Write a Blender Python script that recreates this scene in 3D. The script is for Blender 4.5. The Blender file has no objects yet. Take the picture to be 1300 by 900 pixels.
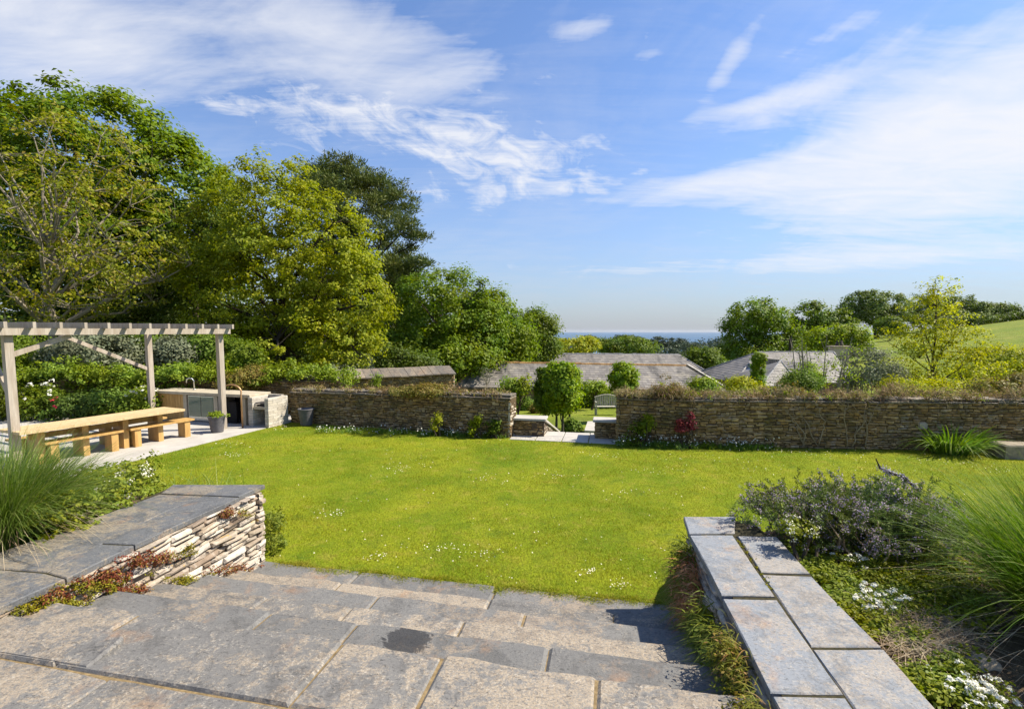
import bpy, math, random
import numpy as np
from mathutils import Vector, Matrix

R = math.radians
scene = bpy.context.scene
col = scene.collection

# ------------------------------------------------------------------ camera
CAM_H, F_PX, PITCH = 2.6, 620.0, R(4.5)
cam_d = bpy.data.cameras.new('camera')
cam_d.sensor_width = 36.0
cam_d.lens = 36.0 * F_PX / 1300.0
cam_d.shift_y = (F_PX * math.tan(PITCH) - 30.0) / 1300.0
cam_d.clip_start = 0.05
cam_d.clip_end = 200000.0
cam = bpy.data.objects.new('camera', cam_d)
cam.location = (0, 0, CAM_H)
cam.rotation_euler = (R(90) - PITCH, 0, 0)
col.objects.link(cam)
scene.camera = cam

# ------------------------------------------------------------------ sun + sky
SUN_AZ, SUN_EL = R(9.0), R(48.0)          # azimuth measured from +X towards +Y
sun_dir = Vector((math.cos(SUN_EL) * math.cos(SUN_AZ), math.cos(SUN_EL) * math.sin(SUN_AZ), math.sin(SUN_EL)))
sun_d = bpy.data.lights.new('sun', 'SUN')
sun_d.energy = 4.8
sun_d.angle = R(0.55)
sun_d.color = (1.0, 0.92, 0.78)
sun = bpy.data.objects.new('sun', sun_d)
sun.rotation_euler = sun_dir.to_track_quat('Z', 'Y').to_euler()
sun.location = (20, 10, 30)
col.objects.link(sun)

vs = scene.view_settings
vs.view_transform = 'Standard'
vs.look = 'None'
vs.gamma = 1.0
vs.use_curve_mapping = False
vs.exposure = 0.96


def pix_dir(x, y):
    a = (x - 650.0) / F_PX
    b = -(y - (420.0 + F_PX * math.tan(PITCH))) / F_PX
    return (a, math.cos(PITCH) + b * math.sin(PITCH), -math.sin(PITCH) + b * math.cos(PITCH))


def build_world():
    w = bpy.data.worlds.new('World')
    scene.world = w
    w.use_nodes = True
    nt = w.node_tree
    nt.nodes.clear()
    N, L = nt.nodes.new, nt.links.new

    def math_n(op, a, b=None, c=None, clamp=False):
        n = N('ShaderNodeMath'); n.operation = op; n.use_clamp = clamp
        for i, v in enumerate((a, b, c)):
            if v is None: continue
            if isinstance(v, (int, float)): n.inputs[i].default_value = v
            else: L(v, n.inputs[i])
        return n.outputs[0]
    sky = N('ShaderNodeTexSky')
    sky.sky_type = 'NISHITA'
    sky.sun_disc = False
    sky.sun_elevation = SUN_EL
    sky.sun_rotation = math.pi / 2 - SUN_AZ
    sky.altitude = 60
    sky.air_density = 1.0
    sky.dust_density = 0.3
    sky.ozone_density = 2.4
    tint = N('ShaderNodeMix'); tint.data_type = 'RGBA'; tint.blend_type = 'MULTIPLY'
    tint.inputs[0].default_value = 1.0
    L(sky.outputs[0], tint.inputs[6])
    tint.inputs[7].default_value = (0.86, 1.0, 1.22, 1)
    tc = N('ShaderNodeTexCoord')
    sep = N('ShaderNodeSeparateXYZ'); L(tc.outputs['Generated'], sep.inputs[0])
    X, Y, Z = sep.outputs
    az = math_n('ARCTAN2', X, Y)
    el = math_n('ARCSINE', Z)
    # the cloud layers lie on a high horizontal plane
    zz = math_n('ADD', math_n('MAXIMUM', Z, 0.0), 0.10)
    u = math_n('DIVIDE', X, zz)
    v = math_n('DIVIDE', Y, zz)

    def plane_noise(rot, sx, sy, scale, detail, rough, dist, off=(0, 0, 0)):
        cmb = N('ShaderNodeCombineXYZ'); L(u, cmb.inputs[0]); L(v, cmb.inputs[1])
        mp = N('ShaderNodeMapping'); L(cmb.outputs[0], mp.inputs[0])
        mp.inputs['Location'].default_value = off
        mp.inputs['Rotation'].default_value = (0, 0, rot)
        mp.inputs['Scale'].default_value = (sx, sy, 1)
        n = N('ShaderNodeTexNoise')
        n.inputs['Scale'].default_value = scale
        n.inputs['Detail'].default_value = detail
        n.inputs['Roughness'].default_value = rough
        n.inputs['Distortion'].default_value = dist
        L(mp.outputs[0], n.inputs['Vector'])
        return n.outputs[0]

    def dir_noise(rot, sx, sy, scale, detail, rough, dist, off=(0, 0, 0)):
        cmb = N('ShaderNodeCombineXYZ'); L(az, cmb.inputs[0]); L(el, cmb.inputs[1])
        mp = N('ShaderNodeMapping'); mp.vector_type = 'TEXTURE'; L(cmb.outputs[0], mp.inputs[0])
        mp.inputs['Location'].default_value = off
        mp.inputs['Rotation'].default_value = (0, 0, rot)
        mp.inputs['Scale'].default_value = (sx, sy, 1)
        n = N('ShaderNodeTexNoise')
        n.inputs['Scale'].default_value = scale; n.inputs['Detail'].default_value = detail
        n.inputs['Roughness'].default_value = rough; n.inputs['Distortion'].default_value = dist
        L(mp.outputs[0], n.inputs['Vector'])
        return n.outputs[0]

    def blob(px, py, wx, wy, amp, tilt=0.0):
        d = Vector(pix_dir(px, py)).normalized()
        a0, e0 = math.atan2(d.x, d.y), math.asin(d.z)
        da = math_n('SUBTRACT', az, a0)
        de = math_n('SUBTRACT', el, e0)
        ca, sa = math.cos(tilt), math.sin(tilt)
        p = math_n('DIVIDE', math_n('ADD', math_n('MULTIPLY', da, ca), math_n('MULTIPLY', de, sa)), wx)
        q = math_n('DIVIDE', math_n('SUBTRACT', math_n('MULTIPLY', de, ca), math_n('MULTIPLY', da, sa)), wy)
        r2 = math_n('ADD', math_n('MULTIPLY', p, p), math_n('MULTIPLY', q, q))
        return math_n('MULTIPLY', math_n('POWER', 2.718, math_n('MULTIPLY', r2, -1.0)), amp)

    def addall(ls):
        s = ls[0]
        for k in ls[1:]: s = math_n('ADD', s, k)
        return s
    fine = plane_noise(R(20), 1.0, 2.2, 2.1, 9, 0.60, 0.9, (3.1, 1.7, 0))
    fib = plane_noise(R(-24), 0.5, 3.6, 4.2, 8, 0.62, 2.0, (1.4, 0.2, 0))
    wisp = plane_noise(R(-32), 0.55, 2.6, 1.6, 9, 0.58, 1.4, (0.4, 5.2, 0))
    strand = dir_noise(R(24), 2.6, 1.0, 7.5, 10, 0.62, 1.1, (2.2, 0.7, 0))
    puff = dir_noise(R(-10), 2.3, 1.0, 30, 8, 0.62, 0.7, (0.7, 0.2, 0))
    big = addall([blob(430, 55, .24, .085, .95, R(-6)), blob(60, 28, .22, .085, .85), blob(600, 78, .13, .04, .25, R(10)),
                  blob(1190, 205, .27, .10, 1.0, R(4)), blob(1320, 120, .20, .10, .8), blob(900, 238, .24, .028, .7, R(2)),
                  blob(1010, 120, .18, .035, .42, R(14)), blob(930, 75, .085, .022, .55, R(48)), blob(740, 34, .08, .022, .6, R(4)), blob(820, 72, .06, .015, .45), blob(960, 132, .16, .012, .4, R(3)), blob(1060, 40, .1, .015, .35, R(10)), blob(1100, 330, .3, .02, .5), blob(760, 340, .2, .02, .35),
                  blob(60, 110, .16, .03, .25)])
    patch = addall([blob(480, 165, .30, .085, .30), blob(690, 215, .2, .05, .2), blob(640, 195, .17, .075, .50, R(-10)), blob(520, 150, .16, .05, .40, R(-12)), blob(330, 140, .16, .035, .38),
                    blob(740, 235, .10, .022, .46), blob(745, 178, .05, .012, .38), blob(600, 250, .07, .02, .36), blob(930, 292, .09, .010, .25), blob(420, 130, .12, .03, .25)])
    mixn = math_n('ADD', math_n('ADD', math_n('MULTIPLY', fine, 0.28), math_n('MULTIPLY', wisp, 0.24)), math_n('ADD', math_n('MULTIPLY', fib, 0.10), math_n('MULTIPLY', strand, 0.38)))
    x1 = math_n('MAXIMUM', math_n('SUBTRACT', math_n('ADD', math_n('MULTIPLY', mixn, 2.3), big), 1.46), 0.0)
    d1 = math_n('SUBTRACT', 1.0, math_n('POWER', 2.718, math_n('MULTIPLY', x1, -2.2)))
    d1 = math_n('MULTIPLY', d1, math_n('ADD', 0.55, math_n('MULTIPLY', fine, 0.85)), clamp=True)
    pn = math_n('ADD', math_n('MULTIPLY', puff, 1.15), math_n('MULTIPLY', fib, 0.35))
    d2 = math_n('MULTIPLY', math_n('SUBTRACT', math_n('ADD', pn, math_n('MULTIPLY', patch, 0.50)), 0.935), 2.7, clamp=True)
    d3 = math_n('MULTIPLY', math_n('SUBTRACT', mixn, 0.46), 0.9, clamp=True)       # thin veil everywhere
    dens = math_n('MAXIMUM', math_n('MAXIMUM', math_n('MULTIPLY', d1, 0.93), math_n('MULTIPLY', d2, 0.85)), d3)
    # sea mist and low bank close to the horizon
    low = math_n('POWER', 2.718, math_n('MULTIPLY', math_n('MAXIMUM', el, 0.0), -5.0))
    lowc = math_n('MULTIPLY', low, math_n('ADD', math_n('MULTIPLY', mixn, 0.6), 0.62), clamp=True)
    bg1 = N('ShaderNodeBackground'); L(tint.outputs[2], bg1.inputs[0]); bg1.inputs[1].default_value = 0.086
    bg2 = N('ShaderNodeBackground'); bg2.inputs[0].default_value = (0.90, 0.91, 0.95, 1); bg2.inputs[1].default_value = 0.53
    bg3 = N('ShaderNodeBackground'); bg3.inputs[0].default_value = (0.82, 0.88, 1.0, 1); bg3.inputs[1].default_value = 0.262
    m1 = N('ShaderNodeMixShader'); L(lowc, m1.inputs[0]); L(bg1.outputs[0], m1.inputs[1]); L(bg3.outputs[0], m1.inputs[2])
    m2 = N('ShaderNodeMixShader'); L(dens, m2.inputs[0]); L(m1.outputs[0], m2.inputs[1]); L(bg2.outputs[0], m2.inputs[2])
    out = N('ShaderNodeOutputWorld'); L(m2.outputs[0], out.inputs[0])
    w.cycles.sampling_method = 'MANUAL'
    w.cycles.sample_map_resolution = 512


build_world()
scene.cycles.max_bounces = 6
scene.cycles.diffuse_bounces = 3
scene.cycles.glossy_bounces = 2
scene.cycles.transmission_bounces = 4
scene.cycles.transparent_max_bounces = 8

# ------------------------------------------------------------------ materials


def new_mat(name):
    m = bpy.data.materials.new(name)
    m.use_nodes = True
    nt = m.node_tree
    nt.nodes.clear()
    out = nt.nodes.new('ShaderNodeOutputMaterial')
    return m, nt, out


class NT:
    """little node helper"""
    def __init__(s, name):
        s.m, s.nt, s.out = new_mat(name)
        s.N, s.L = s.nt.nodes.new, s.nt.links.new
        s.tc = s.N('ShaderNodeTexCoord')
        s.geo = s.N('ShaderNodeNewGeometry')

    def val(s, v, sock):
        if isinstance(v, (int, float)): sock.default_value = v
        elif isinstance(v, tuple): sock.default_value = v if len(v) == 4 else (*v, 1)
        else: s.L(v, sock)

    def noise(s, scale, detail=5, rough=.55, dist=0., vec=None, stretch=None, off=(0, 0, 0)):
        n = s.N('ShaderNodeTexNoise')
        n.inputs['Scale'].default_value = scale; n.inputs['Detail'].default_value = detail
        n.inputs['Roughness'].default_value = rough; n.inputs['Distortion'].default_value = dist
        mp = s.N('ShaderNodeMapping'); s.L(vec if vec is not None else s.tc.outputs['Object'], mp.inputs[0])
        mp.inputs['Location'].default_value = off
        if stretch: mp.inputs['Scale'].default_value = stretch
        s.L(mp.outputs[0], n.inputs['Vector'])
        return n.outputs[0]

    def ramp(s, f, stops, interp='LINEAR'):
        r = s.N('ShaderNodeValToRGB'); s.val(f, r.inputs[0])
        cr = r.color_ramp; cr.interpolation = interp
        while len(cr.elements) > len(stops): cr.elements.remove(cr.elements[-1])
        while len(cr.elements) < len(stops): cr.elements.new(1.0)
        for e, (p, c) in zip(cr.elements, stops):
            e.position = p
            e.color = (c, c, c, 1) if isinstance(c, (int, float)) else (*c, 1)
        return r.outputs[0]

    def mix(s, f, a, b, mode='MIX'):
        n = s.N('ShaderNodeMix'); n.data_type = 'RGBA'; n.blend_type = mode
        s.val(f, n.inputs[0]); s.val(a, n.inputs[6]); s.val(b, n.inputs[7])
        return n.outputs[2]

    def math(s, op, a, b=0., clamp=False):
        n = s.N('ShaderNodeMath'); n.operation = op; n.use_clamp = clamp
        s.val(a, n.inputs[0]); s.val(b, n.inputs[1])
        return n.outputs[0]

    def isl(s): return s.geo.outputs['Random Per Island']

    def hsv(s, c, h=.5, sat=1., v=1.):
        n = s.N('ShaderNodeHueSaturation')
        s.val(h, n.inputs['Hue']); s.val(sat, n.inputs['Saturation']); s.val(v, n.inputs['Value']); s.val(c, n.inputs['Color'])
        return n.outputs[0]

    def bump(s, h, strength=.4, dist=.01):
        b = s.N('ShaderNodeBump'); b.inputs['Strength'].default_value = strength; b.inputs['Distance'].default_value = dist
        s.L(h, b.inputs['Height'])
        return b.outputs[0]

    def principled(s, c, rough=.8, spec=.3, metal=0., normal=None):
        p = s.N('ShaderNodeBsdfPrincipled')
        s.val(c, p.inputs['Base Color']); s.val(rough, p.inputs['Roughness'])
        p.inputs['Specular IOR Level'].default_value = spec
        s.val(metal, p.inputs['Metallic'])
        if normal is not None: s.L(normal, p.inputs['Normal'])
        return p.outputs[0]

    def done(s, sh):
        s.L(sh, s.out.inputs[0])
        return s.m

    def remap(s, f, a0, a1, b0, b1):
        n = s.N('ShaderNodeMapRange'); s.val(f, n.inputs[0])
        for i, v in enumerate((a0, a1, b0, b1)): n.inputs[i + 1].default_value = v
        return n.outputs[0]


def leaf_mat(name, c1, c2, trans=.35, spec=.25, c3=None, hue=.02, rough=.5, patch=.35, vr=.2, det=2, straw=None):
    """per-leaf colour between c1 and c2 (and some c3), light passing through"""
    t = NT(name)
    stops = [(0., c1), (1., c2)] if c3 is None else [(0., c1), (.75, c2), (.93, c3)]
    c = t.ramp(t.isl(), stops)
    n = t.noise(patch, det, .5 if det == 2 else .68, vec=t.geo.outputs['Position'])
    c = t.hsv(c, t.remap(n, .3, .7, .5 - hue, .5 + hue), t.remap(n, .3, .7, 1.08, .92), t.remap(n, .3, .7, 1 - vr, 1 + vr))
    if straw: c = t.mix(t.math('MULTIPLY', t.ramp(t.noise(1.7, 6, .7, .6, vec=t.geo.outputs['Position'], off=(4, 2, 0)), [(.50, 0.), (.66, 1.)]), .55), c, straw)
    p = t.principled(c, rough, spec * .4)
    tr = t.N('ShaderNodeBsdfTranslucent'); t.L(t.hsv(c, .505, 1.1, 1.3), tr.inputs[0])
    mx = t.N('ShaderNodeMixShader'); mx.inputs[0].default_value = trans
    t.L(p, mx.inputs[1]); t.L(tr.outputs[0], mx.inputs[2])
    return t.done(mx.outputs[0])


def plain_mat(name, c, rough=.7, spec=.3, metal=0., var=.15, scale=8., bump=.0):
    t = NT(name)
    n = t.noise(scale, 5, .6)
    c_ = t.hsv(c, .5, 1., t.remap(n, .3, .7, 1 - var, 1 + var))
    return t.done(t.principled(c_, rough, spec, metal, t.bump(n, .5, bump) if bump else None))


def slate_mat(name, blue, tan, dark, tan_amt=.5, fleck=.35, wet=None, var=.25):
    t = NT(name)
    big = t.noise(1.3, 4, .6, .4)
    mid = t.noise(9, 8, .74, .5)
    fine = t.noise(75, 6, .75, .3)
    grain = t.noise(42, 6, .7, .8, stretch=(1., 1.9, 1.))
    rnd = t.isl()
    spk = t.noise(30, 7, .78, .4, off=(3, 8, 0), stretch=(1., 1.5, 1.))
    lich = t.math('ADD', t.math('ADD', t.math('MULTIPLY', big, .70), t.math('MULTIPLY', mid, .55)), t.math('MULTIPLY', spk, .42))
    lich = t.math('ADD', lich, t.math('MULTIPLY', t.math('SUBTRACT', rnd, .5), .13))
    f = t.ramp(lich, [(.865 - .13 * tan_amt, 0.), (.925 - .13 * tan_amt, 1.)])
    f = t.math('MULTIPLY', f, t.ramp(fine, [(.40, .15), (.54, 1.)]))
    c = t.mix(f, blue, tan)
    c = t.hsv(c, .5, 1., t.remap(rnd, 0, 1, 1 - var, 1 + var))
    c = t.mix(t.ramp(t.noise(3.4, 7, .72, 1.0, off=(2, 6, 4)), [(.50, 0.), (.60, .55)]), c, t.hsv(c, .49, .9, .52))
    crk = t.noise(2.0, 3, .5, 1.5, off=(11, 3, 0))
    c = t.mix(t.ramp(t.math('ABSOLUTE', t.math('SUBTRACT', crk, .5)), [(.0, .45), (.003, 0.)]), c, dark)
    # orange-brown iron stain, dark algae and pale crusts of lichen
    c = t.mix(t.ramp(t.noise(2.6, 5, .7, .5, off=(5, 2, 1)), [(.58, 0.), (.72, .55)]), c, (.30, .17, .085))
    c = t.mix(t.ramp(grain, [(.36, .8), (.46, 0.)]), c, dark)
    c = t.mix(t.math('MULTIPLY', t.ramp(t.noise(60, 6, .8, .2, off=(9, 9, 0)), [(.52, 0.), (.60, 1.)]), t.math('MULTIPLY', t.ramp(mid, [(.42, 0.), (.6, 1.)]), fleck)), c, (.50, .45, .37))
    rough = t.remap(fine, .3, .7, .5, .85)
    if wet:
        for (wx, wy, wr) in wet:
            vd = t.N('ShaderNodeVectorMath'); vd.operation = 'DISTANCE'
            mp = t.N('ShaderNodeMapping'); t.L(t.tc.outputs['Object'], mp.inputs[0]); mp.inputs['Scale'].default_value = (1, 1, 0)
            t.L(mp.outputs[0], vd.inputs[0]); vd.inputs[1].default_value = (wx, wy, 0)
            dd = t.math('ADD', vd.outputs['Value'], t.math('MULTIPLY', t.math('SUBTRACT', t.noise(13, 5, .65, 1.6), .5), .24))
            wf = t.ramp(t.math('DIVIDE', dd, wr), [(.82, 1.), (.92, 0.)])
            c = t.mix(wf, c, t.mix(.8, c, (.02, .02, .022)))
    h = t.math('ADD', t.math('MULTIPLY', mid, 1.), t.math('ADD', t.math('MULTIPLY', fine, .35), t.math('MULTIPLY', grain, .25)))
    return t.done(t.principled(c, rough, .35, 0., t.bump(h, .55, .018)))


def stone_mat(name, cols, moss=.0, lich=.0, var=.35, pale=.0):
    """rubble stones: one colour per stone, weathered"""
    t = NT(name)
    k = len(cols)
    c = t.ramp(t.isl(), [((i + .5) / k, cc) for i, cc in enumerate(cols)])
    n = t.noise(9, 6, .65, .3)
    f = t.noise(60, 4, .65)
    c = t.hsv(c, .5, 1., t.remap(n, .3, .7, 1 - var, 1 + var))
    c = t.mix(t.ramp(f, [(.3, .5), (.46, 0.)]), c, (.05, .04, .03))
    if pale: c = t.mix(t.ramp(t.noise(5, 5, .7, .4, off=(3, 3, 3)), [(.52, 0.), (.66, pale)]), c, (.60, .57, .50))
    if moss: c = t.mix(t.ramp(t.noise(2.2, 5, .65, .3, off=(1, 7, 2)), [(.5, 0.), (.68, moss)]), c, (.075, .075, .02))
    if lich: c = t.mix(t.ramp(t.noise(4.5, 4, .6, .2, off=(4, 1, 8)), [(.66, 0.), (.70, lich)]), c, (.50, .30, .03))
    return t.done(t.principled(c, .88, .2, 0., t.bump(t.math('ADD', n, t.math('MULTIPLY', f, .4)), .6, .02)))


def wood_mat(name, base, dark, rough=.7, scale=1., var=.2):
    t = NT(name)
    n = t.noise(5 * scale, 6, .65, 1.4, stretch=(1, 1, .12))
    g = t.noise(60 * scale, 4, .6, .4, stretch=(1, 1, .06))
    c = t.mix(t.ramp(n, [(.35, 0.), (.7, 1.)]), base, dark)
    c = t.hsv(c, .5, 1., t.math('MULTIPLY', t.remap(g, .3, .7, .84, 1.14), t.remap(t.isl(), 0, 1, 1 - var, 1 + var)))
    return t.done(t.principled(c, rough, .3, 0., t.bump(g, .4, .004)))


def roof_mat(name, cols, stain=.6):
    t = NT(name)
    c = t.ramp(t.isl(), [((i + .5) / len(cols), cc) for i, cc in enumerate(cols)])
    pos = t.geo.outputs['Position']
    n = t.noise(.55, 6, .7, .5, vec=pos, stretch=(1, .35, .35))
    m = t.noise(2.6, 5, .7, .3, vec=pos)
    c = t.mix(t.math('MULTIPLY', t.ramp(n, [(.5, 0.), (.62, 1.)]), t.ramp(m, [(.35, .2), (.6, stain)])), c, (.052, .048, .043))
    c = t.mix(t.ramp(t.noise(1.1, 5, .75, .4, vec=pos, off=(8, 3, 1)), [(.56, 0.), (.68, .75)]), c, (.33, .29, .22))
    return t.done(t.principled(c, .6, .4, 0., t.bump(m, .3, .02)))


def lawn_mat():
    t = NT('lawn turf')
    pos = t.geo.outputs['Position']
    big = t.noise(.55, 4, .6, .6, vec=pos)
    mid = t.noise(3.2, 6, .65, .3, vec=pos)
    fine = t.noise(38, 4, .7, 0., vec=pos, stretch=(1, .55, 1))
    c = t.mix(t.ramp(big, [(.34, 0.), (.66, 1.)]), (.115, .180, .005), (.245, .270, .012))
    c = t.mix(t.ramp(mid, [(.54, 0.), (.74, .55)]), c, (.36, .27, .06))
    c = t.mix(t.ramp(mid, [(.30, .7), (.46, 0.)]), c, (.075, .130, .010))
    c = t.hsv(c, .5, 1., t.remap(fine, .25, .75, .55, 1.45))
    h = t.math('ADD', fine, t.math('MULTIPLY', t.noise(120, 2, .6, vec=pos), .5))
    return t.done(t.principled(c, .9, .12, 0., t.bump(h, .9, .03)))


def terrain_mat():
    t = NT('terrain grass')
    pos = t.geo.outputs['Position']
    big = t.noise(.05, 5, .6, .4, vec=pos)
    mid = t.noise(.5, 6, .65, .3, vec=pos)
    fine = t.noise(5, 5, .7, 0., vec=pos)
    c = t.mix(t.ramp(big, [(.36, 0.), (.64, 1.)]), (.115, .165, .012), (.185, .205, .022))
    c = t.mix(t.ramp(mid, [(.48, 0.), (.68, .8)]), c, (.085, .11, .018))
    c = t.mix(t.ramp(t.noise(.22, 5, .7, .3, vec=pos, stretch=(1, 2.5, 1)), [(.55, 0.), (.68, .7)]), c, (.27, .235, .06))
    c = t.hsv(c, .5, 1., t.remap(fine, .25, .75, .65, 1.35))
    return t.done(t.principled(c, .9, .1, 0., t.bump(fine, .6, .15)))


def soil_mat():
    t = NT('garden soil')
    n = t.noise(14, 6, .7); f = t.noise(70, 4, .7)
    c = t.mix(t.ramp(n, [(.35, 0.), (.65, 1.)]), (.075, .052, .032), (.17, .125, .075))
    c = t.mix(t.ramp(f, [(.6, 0.), (.7, .6)]), c, (.24, .19, .12))
    return t.done(t.principled(c, .95, .1, 0., t.bump(t.math('ADD', n, f), .8, .03)))


def sea_mat():
    t = NT('sea water')
    n = t.noise(.004, 6, .6, .3, vec=t.geo.outputs['Position'])
    c = t.mix(t.ramp(n, [(.4, 0.), (.6, 1.)]), (.050, .105, .175), (.075, .135, .21))
    b = t.bump(t.noise(.05, 4, .6, vec=t.geo.outputs['Position']), .5, 2.)
    return t.done(t.principled(c, .6, .08, 0., b))


M = {}
M['slab_smooth'] = slate_mat('smooth worn slate paving', (.150, .146, .138), (.27, .215, .155), (.050, .048, .046), -.1, .22, var=.15, wet=[(-.68, 3.02, .17), (-1.22, 4.19, .09)])
M['slab'] = slate_mat('weathered slate paving', (.160, .153, .142), (.310, .250, .178), (.050, .047, .044), .50, .6, var=.13, wet=[(-.68, 3.02, .17), (-1.22, 4.19, .09)])
M['coping_l'] = slate_mat('blue slate coping', (.115, .118, .122), (.240, .20, .145), (.045, .046, .048), .36, .25, var=.15)
M['coping_r'] = slate_mat('grey slate coping', (.205, .220, .240), (.30, .265, .225), (.09, .092, .095), .30, .45, var=.12)
M['joint'] = plain_mat('sandy mortar', (.20, .145, .075), .95, .1, var=.4, scale=30, bump=.01)
M['core_dark'] = plain_mat('mossy earth in joints', (.045, .04, .022), .95, .1, var=.5, scale=40)
M['core'] = plain_mat('dark earth mortar', (.095, .066, .036), .95, .1, var=.4, scale=20)
M['core_pale'] = plain_mat('earth packing', (.085, .062, .042), .95, .1, var=.4, scale=20)
M['stone_pale'] = stone_mat('pale slate stones', [(.30, .24, .18), (.42, .36, .28), (.52, .47, .39), (.36, .28, .20), (.47, .42, .36), (.24, .18, .13)], .25, .7, .3, .5)
M['stone_dark'] = stone_mat('brown rubble stone', [(.30, .18, .068), (.40, .25, .10), (.18, .11, .045), (.48, .33, .16), (.31, .20, .08), (.23, .16, .075)], .65, .35, .5, .25)
M['stone_end'] = stone_mat('pale wall end stone', [(.42, .36, .27), (.52, .46, .36), (.34, .28, .2), (.47, .4, .3)], .05, .1, .25, .3)
M['coping_top'] = slate_mat('wall top slates', (.14, .12, .095), (.23, .18, .12), (.05, .045, .035), .5, .3)
M['concrete'] = plain_mat('pale concrete paving', (.40, .375, .335), .85, .2, var=.14, scale=2.2, bump=.003)
M['cast'] = plain_mat('counter concrete', (.40, .345, .25), .75, .3, var=.2, scale=6)
M['block'] = stone_mat('pale laid blocks', [(.46, .41, .33), (.55, .50, .42), (.40, .35, .28), (.5, .46, .39)], .03, .0, .18, .15)
M['oak_grey'] = wood_mat('weathered oak', (.40, .35, .29), (.26, .205, .15), .8, 1., .1)
M['oak_gold'] = wood_mat('honey oak', (.50, .31, .11), (.36, .205, .065), .5, 1.2, .12)
M['oak_top'] = wood_mat('bleached table oak', (.56, .42, .235), (.42, .30, .15), .55, 1.2, .1)
M['steel'] = plain_mat('brushed steel', (.55, .55, .53), .28, .5, 1., .08)
M['glass'] = plain_mat('dark fridge glass', (.10, .14, .09), .06, .8, 0., .2, 2.)
M['copper'] = plain_mat('dull copper pipe', (.42, .25, .12), .45, .5, .6, .2)
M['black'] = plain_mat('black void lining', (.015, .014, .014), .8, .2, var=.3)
M['char'] = plain_mat('dark blue cloth', (.03, .035, .055), .9, .2, var=.4)
M['pot'] = plain_mat('grey clay pot', (.105, .10, .105), .75, .3, var=.2, scale=14)
M['bark'] = plain_mat('bark', (.085, .065, .045), .95, .1, var=.4, scale=10, bump=.02)
M['bark_dark'] = plain_mat('dark bark', (.045, .035, .026), .95, .1, var=.4, scale=10)
M['bark_grey'] = plain_mat('grey bark', (.24, .205, .155), .95, .1, var=.35, scale=10)
M['stake'] = plain_mat('green grey stem', (.08, .075, .055), .9, .1, var=.2)
M['slate_roof'] = roof_mat('old slate roof', [(.175, .158, .140), (.215, .195, .172), (.145, .130, .115), (.25, .225, .19), (.19, .170, .148)], .95)
M['slate_roof_new'] = roof_mat('grey slate roof', [(.25, .25, .255), (.29, .285, .285), (.22, .22, .225)], .35)
M['ridge'] = plain_mat('lichened ridge tiles', (.36, .21, .085), .9, .1, var=.45, scale=3)
M['ridge_grey'] = plain_mat('lead ridge', (.30, .29, .28), .8, .2, var=.3, scale=3)
M['lead_pale'] = plain_mat('pale verge mortar', (.50, .46, .40), .9, .1, var=.3, scale=3)
M['render'] = plain_mat('white painted wall', (.68, .66, .60), .85, .2, var=.1, scale=2)
M['barnwall'] = stone_mat('barn stone', [(.17, .12, .085), (.22, .16, .11), (.13, .10, .07)], .1, 0, .3)
M['housewall'] = plain_mat('brown house wall', (.20, .12, .085), .9, .1, var=.3, scale=3)
M['gutter'] = plain_mat('dark gutter', (.05, .045, .045), .6, .3, var=.2)
M['chimney'] = stone_mat('chimney stone', [(.42, .34, .23), (.5, .42, .3), (.33, .26, .18)], .05, .1, .2)
M['terracotta'] = plain_mat('dark chimney pot', (.06, .045, .04), .8, .2)
M['bench_wood'] = plain_mat('silvered teak', (.42, .39, .31), .8, .2, var=.15)
M['rock'] = plain_mat('garden rock', (.26, .22, .16), .9, .2, var=.35, scale=6, bump=.03)
M['lawn'] = lawn_mat(); M['terrain'] = terrain_mat(); M['soil'] = soil_mat(); M['sea'] = sea_mat()
# foliage
M['blade'] = leaf_mat('lawn blades', (.126, .176, .012), (.280, .292, .024), .35, .12, c3=(.38, .33, .06), patch=1.5, vr=.36, hue=.022, det=6, straw=(.40, .31, .07), rough=.6)
M['syc'] = leaf_mat('sycamore leaves', (.090, .148, .008), (.200, .262, .016), .38, .3, patch=.5)
M['syc2'] = leaf_mat('fresh sycamore leaves', (.095, .160, .008), (.205, .275, .016), .40, .3, patch=.5)
M['olive'] = leaf_mat('olive young leaves', (.140, .178, .008), (.300, .318, .018), .42, .2, c3=(.34, .34, .03), patch=.5, hue=.012)
M['sparse'] = leaf_mat('young ash leaves', (.150, .175, .012), (.295, .300, .022), .38, .2, c3=(.26, .20, .045), patch=.5, hue=.012)
M['pine'] = leaf_mat('pine needles', (.065, .098, .022), (.155, .170, .042), .15, .25, patch=.5)
M['pine_far'] = leaf_mat('far pine needles', (.045, .066, .042), (.085, .105, .06), .15, .15, patch=.2)
M['darkleaf'] = leaf_mat('dark understory leaves', (.050, .080, .010), (.110, .145, .018), .3, .3, patch=.5)
M['hillleaf'] = leaf_mat('hill tree leaves', (.085, .130, .020), (.185, .225, .04), .3, .2, patch=.2)
M['midleaf'] = leaf_mat('green leaves', (.080, .130, .012), (.175, .225, .024), .35, .25, patch=.5)
M['yellowtree'] = leaf_mat('golden young leaves', (.23, .25, .010), (.44, .42, .020), .42, .2, c3=(.30, .33, .03), patch=.8, hue=.01)
M['goldbush'] = leaf_mat('golden shrub leaves', (.20, .24, .014), (.45, .43, .030), .35, .25, patch=1., hue=.012)
M['lime'] = leaf_mat('lime green leaves', (.150, .215, .014), (.290, .340, .030), .4, .25, patch=1.)
M['ivy'] = leaf_mat('ivy leaves', (.125, .185, .012), (.255, .315, .028), .32, .4, patch=1.)
M['silver'] = leaf_mat('grey green leaves', (.115, .135, .072), (.215, .225, .135), .25, .25, patch=1.)
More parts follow.
